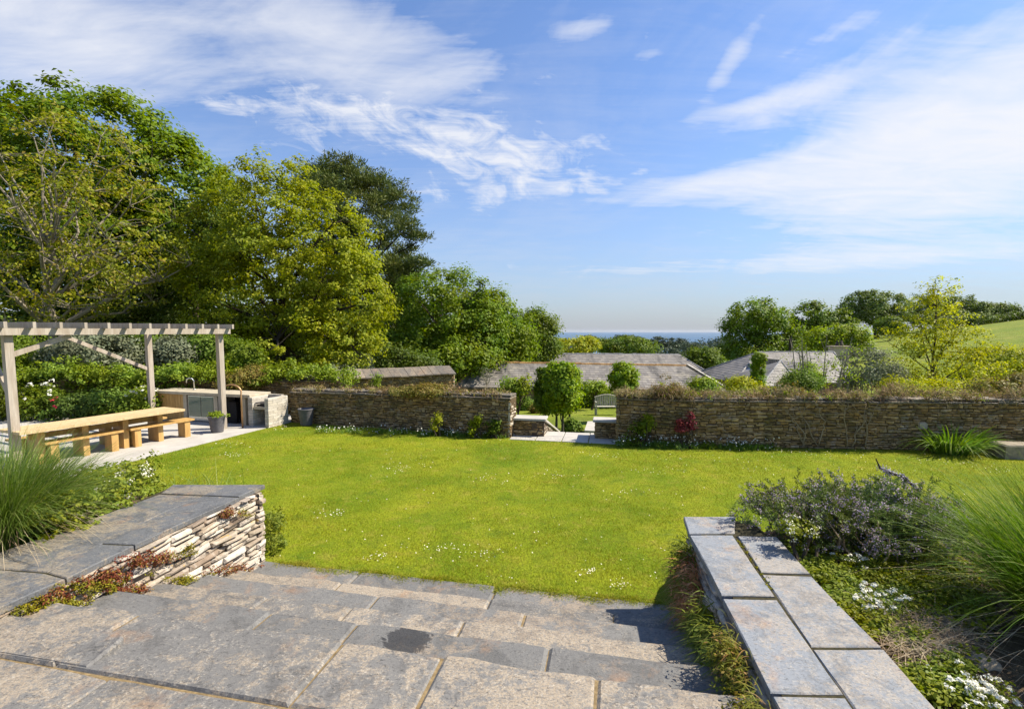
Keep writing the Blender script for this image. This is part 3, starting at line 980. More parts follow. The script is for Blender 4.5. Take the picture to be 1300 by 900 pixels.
def slab(s0, s1, n0, n1, z, mi=0, th=.13, jit=.010, bev=.017, wav=.014, taper=0.):
    """slab between s0..s1 along the step and n0 (back)..n1 (front); wavy front edge"""
    k = max(2, int((s1 - s0) / .14))
    pts = [SP(s0 + rs.uniform(-jit, jit) * .4, n0), SP(s1 + rs.uniform(-jit, jit) * .4 + taper, n0)]
    ph = rs.random() * 6
    for i in range(k + 1):
        s = s1 + taper * (1 - 0) + (s0 - s1 - taper) * i / k
        pull = .014 if i in (0, k) else 0
        pts.append(SP(s, n1 - pull + wav * math.sin(ph + s * 5.3) * .6 + rs.uniform(-wav, wav) * .5))
    t = rs.uniform(-.003, .003); ts, tn_ = rs.uniform(-.004, .004), rs.uniform(-.010, .008)
    sm, nm_ = (s0 + s1) / 2, (n0 + n1) / 2
    zt = [z + t + rs.uniform(-.002, .002) + ts * (e_s.x * p[0] + e_s.y * p[1] - sm) + tn_ * (n_s.x * p[0] + n_s.y * p[1] - nm_) for p in ccw(pts)]
    mbS.prism(ccw(pts), z - th, z, mi, bev, zt)


joints = {0: [-2.6, -1.1], 1: [s_of(779, 782, .15), -1.05, -2.55], 2: [s_of(663, 788, .3), -1.95], 3: [s_of(584, 797, .45), s_of(441, 777, .45), -2.7], 4: [s_of(694, 836, .6), s_of(443, 803, .6), -2.35]}
for k in range(5):
    z, nf = treads[k]
    nb = treads[k + 1][1] - .10
    js = sorted([-4.0] + joints[k] + [1.02])
    for a, b in zip(js[:-1], js[1:]):
        slab(a + .002, b - .002, nb, nf, z, mi=1 if rs.random() < [.9, .08, .92, .06, .95][k] else 0)
    mbJ.prism([SP(-4.0, nb), SP(1.02, nb), SP(1.02, nf - .02), SP(-4.0, nf - .02)], -.1, z - .016)
# landing
z, nf = treads[5]
js = [-4.0, s_of(140, 800, .75), s_of(385, 872, .75), s_of(555, 848, .75), -.05, 1.05]
for i, (a, b) in enumerate(zip(js[:-1], js[1:])):
    slab(a + .004, b - .004, 2.02, nf, z, bev=.016)
# worn thick slab lying a little proud on the left, with a rounded corner
a, b = js[0], s_of(158, 808, .80)
arc = [SP(b - .09 + .09 * math.cos(t), 2.20 + .09 * math.sin(t) * .9) for t in (0, .4, .8, 1.2, 1.57)]
pts = [SP(a, 2.035), SP(b - .01, 2.035)] + arc + [SP(b - .5, 2.30), SP(b - .9, 2.285), SP(a, 2.29)]
pts = ccw(pts)
mbS.prism(pts, .70, .8, 0, .012, [.757 + .036 * min(1, max(0, (n_s.x * p[0] + n_s.y * p[1] - 2.04) / .12)) for p in pts])
for r, (n0, n1) in enumerate([(1.42, 2.0), (.75, 1.405), (.0, .735)]):
    off = [s_of(122, 872, .75), -2.1, -2.6][r]
    js2 = [-4.0, off, off + 1.15, off + 2.2, 1.05] if off + 2.2 < .9 else [-4.0, off, off + 1.1, 1.05]
    for a, b in zip(js2[:-1], js2[1:]): slab(a + .004, b - .004, n0, n1, z, bev=.007, wav=.006)
mbJ.prism([SP(-4.0, -1.5), SP(1.05, -1.5), SP(1.05, nf - .02), SP(-4.0, nf - .02)], -.1, z - .015)
st = mbS.build('stone_steps', [M['slab'], M['slab_smooth']]); tag(st, kind='structure')
tag(mbJ.build('step_mortar', M['joint']), kind='structure')

# ---------------------------------------------------------------- retaining walls flanking the steps
LA, LB = Vector((-3.62, .95)), Vector((-2.765, 5.33))
RA, RB = Vector((.93, .5)), Vector((1.63, 4.43))


def retaining(name, label, A, B, outer, out, zt, coping_px, cop_mat, stone, core, seed, tilt):
    rr = random.Random(seed)
    t = thing(name, label, 'wall', (B.x, B.y, 0))
    o = Vector(out).normalized()
    A2, B2 = A - o * .05, B - o * .05
    mb = MB()
    q = [(A2.x, A2.y), (B2.x, B2.y)] + outer
    mb.prism(ccw(q), -.1, zt)
    c_ = sum((Vector(k_) for k_ in q), Vector((0, 0))) / len(q)
    mb.prism(ccw([tuple(Vector(k_) + (c_ - Vector(k_)).normalized() * .06) for k_ in q]), zt - .1, .850, 1)
    mb.build('wall_core', [M[core], M['core_dark']], t, (B.x, B.y, 0)).location = (0, 0, 0)
    mb = MB()
    stone_face(mb, A, B, out, lambda f: 0.0, lambda f: zt, .08, (.03, .062), (.12, .34), rr, 0, .011, .004, tilt, bulge=.028)
    d = (B - A).normalized()
    stone_face(mb, B, Vector(outer[0]), d, lambda f: 0.0, lambda f: zt, .08, (.03, .06), (.12, .3), rr, 0, .010, .004, 0., bulge=.02)
    mb.build('stone_face', M[stone], t, (B.x, B.y, 0)).location = (0, 0, 0)
    for pl in coping_px:
        q = ccw(pix_poly(pl, .86))
        c = Vector((sum(p[0] for p in q) / len(q), sum(p[1] for p in q) / len(q)))
        pts = []
        for i in range(len(q)):                     # slightly broken edges
            a, b = Vector(q[i]), Vector(q[(i + 1) % len(q)])
            k = max(1, int((b - a).length / .16))
            for j in range(k):
                p = a.lerp(b, j / k)
                p = p + (c - p).normalized() * (.002 + rr.uniform(0, .006))
                pts.append((p.x, p.y))
        mb = MB(); mb.prism(pts, .815, .86 + rr.uniform(-.004, .004), 0, .006)
        mb.build('coping_slab', M[cop_mat], t, (B.x, B.y, 0)).location = (0, 0, 0)
    return t


lc = [[(219, 615), (337, 615), (304, 630), (203, 626)],
      [(304, 631), (171, 691), (124, 689), (206, 651), (258, 629)],
      [(257, 629), (205, 651), (59, 726), (-10, 721), (-70, 726), (203, 627)],
      [(170, 692), (84, 734), (60, 727), (123, 690)],
      [(83, 735), (-1, 772), (-110, 822), (-150, 760), (-70, 727), (-10, 722), (58, 728)]]
retaining('retaining_wall', 'dry stone wall of pale stacked stones with wide dark slate coping, left of the steps', LA, LB, [(-3.84, 5.37), (-3.98, 3.4), (-4.1, .95)], (.98, -.19), .815, lc, 'coping_l', 'stone_pale', 'core_pale', 4, .02)
rc = [[(867, 655), (934, 655), (933, 676.5), (874, 677)],
      [(875, 679), (930, 679), (984, 757), (916, 756)],
      [(917, 758.5), (986, 760), (1072, 881), (978, 879.5)],
      [(979, 881.5), (1073, 883.5), (1160, 1010), (1045, 1010)],
      [(936, 680), (986, 681), (1029, 728), (966, 726.5)],
      [(967, 728), (1030, 730), (1119, 820), (1030, 820)],
      [(1031, 822), (1121, 822), (1290, 1010), (1161, 1010)]]
retaining('retaining_wall', 'stone wall with pale grey two-slab wide coping and ferns on its face, right of the steps', RA, RB, [(2.22, 4.46), (2.2, 3.6), (1.75, 1.2), (1.7, .5)], (-.985, .175), .815, rc, 'coping_r', 'stone_pale', 'core', 8, -.02)

# ---------------------------------------------------------------- raised beds behind those walls


def bed(name, x0, x1, y0, y1, top, edge):
    nx, ny = 60, 60
    X, Y = np.meshgrid(np.linspace(x0, x1, nx), np.linspace(y0, y1, ny))
    r = np.random.default_rng(9)
    Zb = top(X, Y) + r.normal(size=X.shape) * .012
    V = np.stack([X, Y, Zb], -1).reshape(-1, 3)
    i = np.arange(nx * ny).reshape(ny, nx)
    F = np.stack([i[:-1, :-1], i[:-1, 1:], i[1:, 1:], i[1:, :-1]], -1).reshape(-1, 4)
    tag(np_mesh(name, V, F, M['soil'], smooth=True), kind='structure')


def bedL(X, Y): return -.03 + .80 * sstep(-7.3, -5.6, X) * sstep(6.9, 5.2, Y)


def bedR(X, Y): return -.03 + .79 * sstep(7.5, 4.9, X) * sstep(5.6, 4.35, Y + .10 * (X - 2))


bed('flower_bed', -7.6, -3.88, .4, 7.2, bedL, 0)
bed('flower_bed', 1.95, 8., .4, 6.2, lambda X, Y: np.where(X < 2.25 - .1, np.minimum(bedR(X, Y), .74), bedR(X, Y)), 0)
# ================================================================= WALLS OF THE GARDEN
def garden_wall(name, label, pts, zt, thick, seed, end_at=None, start_at=None, stone='stone_dark', zbot=-.05, coping=True, backdrop=1.2):
    """rubble wall along pts (front line, left to right), facing the camera"""
    rr = random.Random(seed)
    base = Vector((*pts[0], 0))
    t = thing(name, label, 'wall', base)
    mbc, mbs, mbt = MB(), MB(), MB()
    n = len(pts)
    tot = sum((Vector(pts[i + 1]) - Vector(pts[i])).length for i in range(n - 1)); run = 0
    for i in range(n - 1):
        A, B = Vector(pts[i]), Vector(pts[i + 1]); d = (B - A); L = d.length; d.normalize()
        o = Vector((d.y, -d.x))                # outward, towards the camera
        f0, f1 = run / tot, (run + L) / tot; run += L
        zf = lambda f, f0=f0, f1=f1: zt[0] + (zt[1] - zt[0]) * (f0 + (f1 - f0) * f)
        a, b = A - o * .026, B - o * .026
        c0, c1 = A - o * thick, B - o * thick
        q = [(a.x, a.y), (b.x, b.y), (c1.x, c1.y), (c0.x, c0.y)]
        mbc.prism(q, -backdrop, 1, 0, 0, [zf(0), zf(1), zf(1), zf(0)])
        stone_face(mbs, A, B, o, lambda f: zbot, zf, .06, (.025, .075), (.07, .25), rr, 0, .013, .003, 0., bulge=.016)
        stone_face(mbs, c1, c0, -o, lambda f: -.6, lambda f: zf(1 - f), .05, (.06, .12), (.2, .5), rr, 0, .010, .006, 0.)
        if coping: coping_stones(mbt, A, B, thick, o, zf, rr, (.025, .05), (.2, .6), .022, 0, 2)
    if end_at:
        A, B = Vector(pts[-2]), Vector(pts[-1]); d = (B - A).normalized(); o = Vector((d.y, -d.x))
        stone_face(mbs, B, B - o * thick, d, lambda f: zbot, lambda f: zt[1] - .16 * f, .06, (.05, .10), (.12, .3), rr, 1, .008, .006, 0.)
    if start_at:
        A, B = Vector(pts[0]), Vector(pts[1]); d = (B - A).normalized(); o = Vector((d.y, -d.x))
        stone_face(mbs, A - o * thick, A, -d, lambda f: zbot, lambda f: zt[0], .06, (.05, .09), (.12, .3), rr, 0, .008, .006, 0.)
    for m_, nm, mt in ((mbc, 'wall_core', M['core']), (mbs, 'stone_face', [M[stone], M['stone_end']]), (mbt, 'coping', M['coping_top'])):
        if m_.v: m_.build(nm, mt, t, tuple(base)).location = (0, 0, 0)
    return t


wl = [(-6.3, 13.75), (-3.1, 12.73), (-.04, 11.72)]
gwl = garden_wall('garden_wall', 'brown rubble wall running from the barbecue to the gateway', wl, (.85, .955), .46, 11, end_at=True)
wr = [(2.42, 11.22), (4.05, 10.80), (7.77, 10.55), (14.2, 10.25)]
gwr = garden_wall('garden_wall', 'long brown rubble wall topped with dry plants, right of the gateway', wr, (1.02, 1.04), .5, 12, start_at=True)
mb = MB(); mb.box((8.92, 10.475, .55), (.17, .05, .13), .03, 0, .02)
o_ = mb.build('quartz_stone', M['stone_end'], gwr, (2.42, 11.22, 0)); o_.location = (0, 0, 0)

# low walls inside the gateway
nn = Vector((.199, .98)); dd = Vector((.98, -.199))
p0 = gp(649, 553); p0 = Vector((p0.x, p0.y)); p1 = p0 + dd * .80
w = garden_wall('gateway_wall', 'low stone wall with a pale slab top, left side of the gateway', [tuple(p0), tuple(p1)], (.40, .40), .42, 21, end_at=None, coping=False)
mb = MB()
q = [p0 - nn * .04 - dd * .02, p1 - nn * .04 + dd * .06, p1 + nn * .46 + dd * .06, p0 + nn * .46 - dd * .02]
mb.prism([(p.x, p.y) for p in q], .402, .452, 0, .008)
mb.build('coping', M['concrete'], w, (p0.x, p0.y, 0)).location = (0, 0, 0)
# its raked cheek following the steps down
a, b = p1 + dd * .02, p1 + nn * 3.45 + dd * .02
mb = MB()
for k in range(14):
    f0, f1 = k / 14, (k + 1) / 14
    zt0 = .40 - 1.0 * f0; zt1 = .40 - 1.0 * f1
    A_, B_ = a.lerp(b, f0), a.lerp(b, f1)
    q = [A_, B_, B_ - dd * .3, A_ - dd * .3]
    mb.prism(ccw([(p.x, p.y) for p in q]), -1.3, 1, 0, 0, [zt0, zt1, zt1, zt0] if ccw([(p.x, p.y) for p in q])[0] == (q[0].x, q[0].y) else [zt0, zt1, zt1, zt0][::-1])
mb.build('raked_core', M['core_pale'], w, (p0.x, p0.y, 0)).location = (0, 0, 0)
mb = MB()
stone_face(mb, a, b, dd, lambda f: -1.2, lambda f: .40 - 1.0 * f, .05, (.04, .08), (.08, .2), random.Random(5), 0, .006, .004, 0., bulge=.01)
mb.build('raked_face', M['stone_end'], w, (p0.x, p0.y, 0)).location = (0, 0, 0)
mb = MB()
a3, b3 = Vector((*(a - dd * .13), .425)), Vector((*(b - dd * .13), -.575))
mb.bar(a3, b3, .36, .05)
mb.build('raked_coping', M['concrete'], w, (p0.x, p0.y, 0)).location = (0, 0, 0)
p2 = gp(755, 557); p2 = Vector((p2.x, p2.y)); p3 = p2 + dd * .58
w2 = garden_wall('gateway_wall', 'low stone wall with a pale slab top, right side of the gateway', [tuple(p2), tuple(p3)], (.41, .41), .42, 22, start_at=True, coping=False)
q = [p2 - nn * .04 - dd * .05, p3 - nn * .04 - dd * .0, p3 + nn * .46 - dd * .0, p2 + nn * .46 - dd * .05]
mb = MB(); mb.prism([(p.x, p.y) for p in q], .412, .462, 0, .008)
mb.build('coping', M['concrete'], w2, (p2.x, p2.y, 0)).location = (0, 0, 0)

# ivy clad wall behind the pergola, and the slate-topped wall farther on
iw = garden_wall('boundary_wall', 'old stone wall under a thick cap of ivy behind the pergola', [(-18., 15.5), (-12., 15.35), (-5.6, 15.2)], (1.02, 1.02), .5, 31, stone='stone_dark')
w3 = garden_wall('boundary_wall', 'stone wall with a sloping slate top in front of the trees, left of the barn', [(-7.6, 17.6), (-2.42, 20.6)], (.75, .78), .55, 32, end_at=True, stone='stone_end' if 0 else 'stone_dark', zbot=-1.6, backdrop=3, coping=False)
mb = MB(); A, B = Vector((-7.7, 17.5)), Vector((-2.38, 20.56)); d = (B - A).normalized(); o = Vector((d.y, -d.x)); rr = random.Random(2)
k = 18
for i in range(k):
    a, b = A.lerp(B, i / k + .001), A.lerp(B, (i + 1) / k - .001); dz = rr.uniform(-.015, .015)
    P = [(*(a + o * .06), .77 + dz), (*(b + o * .06), .77 + dz), (*(b - o * .65), 1.06 + dz), (*(a - o * .65), 1.06 + dz)]
    mb.poly([*P, *[(x, y, z + .04) for x, y, z in P]], [[3, 2, 1, 0], [4, 5, 6, 7], [0, 1, 5, 4], [1, 2, 6, 5], [2, 3, 7, 6], [3, 0, 4, 7]])
mb.build('sloping_coping', M['coping_top'], w3, (-7.6, 17.6, 0)).location = (0, 0, 0)

# ================================================================= BARNS AND HOUSE
def slate_plane(mb, a, b, c, d, th=.012, row=.30, wid=.32, rr=None, mi=0):
    """rows of lapped slates on the plane a-b (eave, left to right) / d-c (ridge, left to right); hips trimmed"""
    a, b, c, d = map(Vector, (a, b, c, d))
    U = (b - a).normalized(); Lu = (b - a).length
    nrm = (b - a).cross(d - a).normalized()
    Vd = nrm.cross(U).normalized()
    H = (d - a).dot(Vd)
    uL1, uR1 = (d - a).dot(U), (c - a).dot(U)
    rows = max(1, int(H / row)); rh = H / rows
    for r in range(rows):
        v0, v1 = r * rh, (r + 1) * rh + .04
        lo0 = uL1 * (r / rows); hi0 = Lu + (uR1 - Lu) * (r / rows)
        lo1 = uL1 * ((r + 1) / rows); hi1 = Lu + (uR1 - Lu) * ((r + 1) / rows)
        s = min(lo0, lo1) - rr.random() * wid
        while s < max(hi0, hi1):
            e = s + wid * rr.uniform(.8, 1.2)
            q0, q1 = max(s, lo0), min(e - .01, hi0)
            t0, t1 = max(s, lo1), min(e - .01, hi1)
            s = e
            if q1 - q0 < .02 and t1 - t0 < .02: continue
            q1 = max(q1, q0 + .005); t1 = max(t1, t0 + .005)
            j = rr.uniform(-.008, .008)
            P = [a + U * q0 + Vd * (v0 + j) + nrm * (th + rr.uniform(0, .010)), a + U * q1 + Vd * (v0 + j) + nrm * (th + rr.uniform(0, .010)), a + U * t1 + Vd * v1, a + U * t0 + Vd * v1]
            Q = [P[0] - nrm * th, P[1] - nrm * th]
            mb.poly(P + Q, [[0, 1, 2, 3], [4, 5, 1, 0]], mi)


def ridge_line(mb, a, b, r, rr, seg=.45):
    a, b = Vector(a), Vector(b); k = max(1, int((b - a).length / seg))
    for i in range(k):
        p, q = a.lerp(b, i / k), a.lerp(b, (i + 1) / k - .02 / max((b - a).length, 1))
        z = Vector((0, 0, rr.uniform(-.015, .015)))
        mb.tube([p + z, q + z], r * rr.uniform(.9, 1.1), 6)


def hip_roof(t, eave, ridge, base, mat, ridge_mat, seed, sides=(1, 1, 1, 1), row=.3, wid=.32, rad=.11, hips=(1, 1, 1, 1)):
    """eave: 4 corners (front-left, front-right, back-right, back-left); ridge: left end, right end"""
    rr = random.Random(seed)
    fl, fr, br, bl = map(Vector, eave); rl, rg = map(Vector, ridge)
    mb = MB()
    if sides[0]: slate_plane(mb, fl, fr, rg, rl, rr=rr, row=row, wid=wid)
    if sides[1]: slate_plane(mb, fr, br, rg, rg, rr=rr, row=row, wid=wid)
    if sides[2]: slate_plane(mb, br, bl, rl, rg, rr=rr, row=row, wid=wid)
    if sides[3]: slate_plane(mb, bl, fl, rl, rl, rr=rr, row=row, wid=wid)
    dz = Vector((0, 0, -.03))
    P = [fl + dz, fr + dz, br + dz, bl + dz, rl + dz, rg + dz]
    mb.poly(P, [[0, 1, 5, 4], [1, 2, 5], [2, 3, 4, 5], [3, 0, 4], [3, 2, 1, 0]])
    rf = mb.build('roof', M[mat], t, base); rf.location = (0, 0, 0)
    mr = MB()
    ridge_line(mr, rl, rg, rad, rr)
    for k, (p, q) in enumerate(((fl, rl), (fr, rg), (br, rg), (bl, rl))):
        if hips[k]: ridge_line(mr, p + Vector((0, 0, .03)), q, rad * .8, rr)
    x = mr.build('ridge_tiles', M[ridge_mat], rf, base); x.location = (0, 0, 0)
    return rf


def walls_box(t, corners, z0, z1, mat, base, inset=.3, name='wall'):
    c = sum((Vector(k) for k in corners), Vector((0, 0))) / len(corners)
    q = [Vector(k) + (c - Vector(k)).normalized() * inset * 1.4 for k in corners]
    mb = MB(); mb.prism(ccw([(p.x, p.y) for p in q]), z0, z1)
    x = mb.build(name, M[mat], t, base); x.location = (0, 0, 0)
    return x


# long barn across the lower garden
ef_l, ef_r = dp(576, 491, 33.), dp(927, 496.5, 33.)
rd_l, rd_r = dp(612, 460, 36.2), dp(872, 464.5, 36.2)
zt = (ef_l.z + ef_r.z) / 2
fl, fr = Vector((ef_l.x, 33., ef_l.z)), Vector((ef_r.x, 33., ef_r.z))
bl, br = Vector((fl.x, 39.4, fl.z)), Vector((fr.x, 39.4, fr.z))
bb = (0, 36, -2.6)
barn = thing('barn', 'long low barn with hipped slate roof and orange ridge, nearer of the two', 'barn', bb)
hip_roof(barn, (fl, fr, br, bl), (rd_l, rd_r), bb, 'slate_roof', 'ridge', 3)
walls_box(barn, [(fl.x, 33), (fr.x, 33), (fr.x, 39.4), (fl.x, 39.4)], -4.5, zt - .02, 'barnwall', bb, .30)
mb = MB(); mb.bar(fl + Vector((0, -.07, -.09)), fr + Vector((0, -.07, -.09)), .12, .10)
mb.build('gutter', M['gutter'], barn, bb).location = (0, 0, 0)
mb = MB(); p = fr + Vector((.02, -.02, .06)); mb.bar(p, rd_r + Vector((.02, 0, .1)), .12, .10)
mb.build('verge', M['lead_pale'], barn, bb).location = (0, 0, 0)
# second range behind
b0, b1 = dp(700, 466, 45), dp(890, 466, 45)
r0, r1 = dp(708, 449.5, 48), dp(862, 450.5, 48)
bb2 = (6, 48, -4)
barn2 = thing('barn', 'lichen covered slate barn roof showing just behind the long barn', 'barn', bb2)
fl2, fr2 = Vector((b0.x - 1, 45, b0.z - .5)), Vector((b1.x + .6, 45, b1.z - .5))
hip_roof(barn2, (fl2, fr2, Vector((fr2.x, 51, fr2.z)), Vector((fl2.x, 51, fl2.z))), (r0, r1), bb2, 'slate_roof', 'ridge_grey', 5)
walls_box(barn2, [(fl2.x, 45), (fr2.x, 45), (fr2.x, 51), (fl2.x, 51)], -6, fl2.z - .02, 'barnwall', bb2)
# white gable peeping over the barn's left end
g0, g1, ga = dp(612, 461, 43), dp(645, 461, 43), dp(636, 451.5, 43)
bb3 = (g0.x, 43, -4)
gab = thing('outbuilding', 'small white gable with pale roof above the left end of the long barn', 'outbuilding', bb3)
mb = MB(); mb.poly([(g0.x, 43, -5), (g1.x, 43, -5), (g1.x, 43, g0.z - .1), (ga.x, 43, ga.z), (g0.x, 43, g0.z - .1), (g0.x, 49, -5), (g1.x, 49, -5), (g1.x, 49, g0.z - .1), (ga.x, 49, ga.z), (g0.x, 49, g0.z - .1)],
                   [[0, 1, 2, 3, 4], [9, 8, 7, 6, 5], [1, 6, 7, 2], [5, 0, 4, 9], [4, 3, 8, 9], [2, 7, 8, 3]])
mb.build('wall', M['render'], gab, bb3).location = (0, 0, 0)
mb = MB()
for (q, s) in ((g0, -1), (g1, 1)):
    a = Vector((q.x + s * .15, 42.8, q.z - .14)); b = Vector((ga.x, 42.8, ga.z + .05))
    P = [a, b, b + Vector((0, 6.4, 0)), a + Vector((0, 6.4, 0))]
    mb.poly(P + [p + Vector((0, 0, .1)) for p in P], [[0, 1, 2, 3], [7, 6, 5, 4], [0, 4, 5, 1], [3, 2, 6, 7], [0, 3, 7, 4]])
mb.build('roof', M['slate_roof_new'], gab, bb3).location = (0, 0, 0)

# house behind the right hand wall
hb = (16, 40, -5)
house = thing('house', 'grey slate roofed house with a stone chimney, half hidden by shrubs', 'house', hb)
e0, e1 = dp(922, 482, 37), dp(1092, 486, 37)
q0, q1 = dp(962, 447, 41), dp(1058, 447, 41)
zt = e1.z
fl3, fr3, br3, bl3 = Vector((e0.x + .6, 37, zt)), Vector((e1.x, 37, zt)), Vector((e1.x, 45, zt)), Vector((e0.x + .6, 45, zt))
hip_roof(house, (fl3, fr3, br3, bl3), (q0, q1), hb, 'slate_roof', 'ridge_grey', 7, rad=.08)
walls_box(house, [(fl3.x, 37), (fr3.x, 37), (fr3.x, 45), (fl3.x, 45)], -7, zt - .02, 'housewall', hb)
# projecting wing with its own hip, towards the garden
w0, w1, wa = dp(966, 490, 33), dp(1016, 490, 33), dp(991, 457.5, 35.2)
wb = dp(993, 457.5, 39.5)
A_, B_ = Vector((w0.x, 33, w0.z)), Vector((w1.x, 33, w0.z))
C_, D_ = Vector((w1.x, 39, w0.z)), Vector((w0.x, 39, w0.z))
rr = random.Random(8); mb = MB()
slate_plane(mb, A_, B_, wa, wa, rr=rr); slate_plane(mb, D_, A_, wa, wb, rr=rr); slate_plane(mb, B_, C_, wb, wa, rr=rr)
dz = Vector((0, 0, -.03))
mb.poly([p + dz for p in (A_, B_, C_, D_, wa, wb)], [[0, 1, 4], [1, 2, 5, 4], [3, 0, 4, 5], [3, 2, 1, 0]])
rw = mb.build('wing_roof', M['slate_roof'], house, hb); rw.location = (0, 0, 0)
mr = MB(); ridge_line(mr, wa, wb, .07, rr); ridge_line(mr, A_, wa, .07, rr); ridge_line(mr, B_, wa, .07, rr)
mr.build('ridge_tiles', M['ridge_grey'], rw, hb).location = (0, 0, 0)
walls_box(house, [(A_.x, 33), (B_.x, 33), (C_.x, 39), (D_.x, 39)], -7, w0.z - .02, 'render', hb, .2, 'wing_wall')
# lower left lean-to with the smooth grey roof
s0, s1, s2, s3 = dp(918, 477, 40), dp(952, 486.5, 34.5), dp(968, 456, 39), dp(957, 455.5, 42)
mb = MB(); slate_plane(mb, s0, s1, s2, s3, rr=rr, row=.22, wid=.3)
mb.poly([p - Vector((0, 0, .04)) for p in (s0, s1, s2, s3)], [[0, 1, 2, 3], [3, 2, 1, 0]][:1])
mb.build('side_roof', M['slate_roof_new'], house, hb).location = (0, 0, 0)
mb = MB(); mb.poly([s0 - Vector((-.1, 0, .06)), s1 - Vector((-.1, 0, .06)), Vector((s1.x + .1, s1.y, -7)), Vector((s0.x + .1, s0.y, -7)),
                    s0 - Vector((-1.4, 0, .06)), s1 - Vector((-1.4, 0, .06)), Vector((s1.x + 1.4, s1.y, -7)), Vector((s0.x + 1.4, s0.y, -7))],
                   [[0, 1, 2, 3], [7, 6, 5, 4], [0, 4, 5, 1], [1, 5, 6, 2], [4, 0, 3, 7]])
mb.build('side_wall', M['housewall'], house, hb).location = (0, 0, 0)
c = dp(1064, 456, 42.5)
ch = MB(); ch.box((c.x, 42.5, c.z + .1), (1.35, .8, 1.9), 0, 0, .03); ch.box((c.x, 42.5, c.z + 1.1), (1.5, .95, .14), 0, 0, .03)
x = ch.build('chimney', M['chimney'], house, hb); x.location = (0, 0, 0)
ch = MB(); ch.lathe([(.30, 1.17), (.30, 1.3), (.24, 1.45), (.2, 1.62), (.0, 1.62)], (c.x + .05, 42.5, c.z), 12)
y_ = ch.build('chimney_pot', M['terracotta'], x, hb); y_.location = (0, 0, 0)

# ================================================================= PERGOLA, TABLE, BENCHES
P3 = Vector((-7.64, 12.77)); pd = Vector((.40, .917)).normalized(); pn = Vector((-pd.y, pd.x))
P1 = P3 - pd * 4.12
P2 = P3 + pn * 3.0; P0 = P1 + pn * 3.0
TOPZ = 2.62
perg = thing('pergola', 'open weathered timber pergola over the dining table on the patio', 'pergola', (P3.x, P3.y, 0))
pb = (P3.x, P3.y, 0)


def part(mb, name, mat, t, base, smooth=False):
    o = mb.build(name, M[mat], t, base, smooth); o.location = (0, 0, 0)
    return o


ang = math.atan2(pd.y, pd.x)
for P in (P1, P3, P2, P0):
    mb = MB(); mb.box((P.x, P.y, TOPZ / 2), (.128, .128, TOPZ), ang, 0, .012); part(mb, 'post', 'oak_grey', perg, pb)
for (A, B, off) in ((P1, P3, pn * .0), (P0, P2, pn * 0)):
    a = A - pd * 1.6; b = B + pd * .20
    mb = MB(); mb.bar((*(a + off + pn * (.0)), TOPZ - .085 + .0), (*(b + off), TOPZ - .085), .09, .19)
    # beam sits in front of the posts' heads
    mb2 = MB(); o = (-pn * .135) if A is P1 else (pn * .0)
    mb2.bar((*(a + o), TOPZ - .035), (*(b + o), TOPZ - .035), .07, .128); part(mb2, 'beam', 'oak_grey', perg, pb)
for k in range(15):
    s = 4.12 + .15 - k * .40
    a = P1 + pd * s - pn * .34; b = P1 + pd * s + pn * 3.35
    mb = MB(); mb.bar((*a, TOPZ + .088), (*b, TOPZ + .088), .05, .115); part(mb, 'rafter', 'oak_grey', perg, pb)
mb = MB(); mb.bar((*(P2 - pd * .06), 1.52), (*(P2 - pd * 2.0), TOPZ - .12), .06, .09); part(mb, 'brace', 'oak_grey', perg, pb)
mb = MB(); mb.bar((*(P1 + pd * .06), 2.16), (*(P1 + pd * .95), TOPZ - .12), .06, .09); part(mb, 'brace', 'oak_grey', perg, pb)
mb = MB(); mb.bar((*(P3 + pn * .06), 1.62) if 0 else (*(P1 + pn * .08), 1.42), (*(P1 + pn * .9), TOPZ - .1), .06, .08); part(mb, 'brace', 'oak_grey', perg, pb)

# table
td = Vector((.40, .917)).normalized(); tn = Vector((-td.y, td.x))
T1 = gp(235, 519, .74); T1 = Vector((T1.x, T1.y)); T0 = T1 - td * 3.0
tb = (T1.x, T1.y, .012)
table = thing('dining_table', 'long honey oak outdoor table with thick slab legs under the pergola', 'table', tb)
mb = MB()
for j in range(4):
    a, b = T0 + tn * (.10 + .205 * j), T1 + tn * (.10 + .205 * j)
    mb.bar((*a, .715), (*b, .715), .20, .05)
part(mb, 'tabletop', 'oak_top', table, tb)
for s in (.40, 1.12, 1.86, 2.58):
    c = T1 - td * s + tn * .49
    mb = MB(); mb.box((c.x, c.y, .35), (.11, .40, .675), ang, 0, .006); part(mb, 'leg', 'oak_gold', table, tb)
mb = MB(); mb.bar((*(T0 + td * .3 + tn * .49), .55), (*(T1 - td * .45 + tn * .49), .55), .06, .10); part(mb, 'stretcher', 'oak_gold', table, tb)


def bench(a, L, label, group='oak benches round the long table'):
    b = a - td * L
    base = (a.x, a.y, .012)
    t = thing('bench', label, 'bench', base, group)
    mb = MB()
    for j in (0, 1): mb.bar((*(b + tn * (.08 + .165 * j)), .425), (*(a + tn * (.08 + .165 * j)), .425), .16, .045)
    part(mb, 'seat', 'oak_gold', t, base)
    for s in (.16, L - .16):
        c = a - td * s + tn * .165
        mb = MB(); mb.box((c.x, c.y, .207), (.13, .27, .39), ang, 0, .006); part(mb, 'leg', 'oak_gold', t, base)
    return t


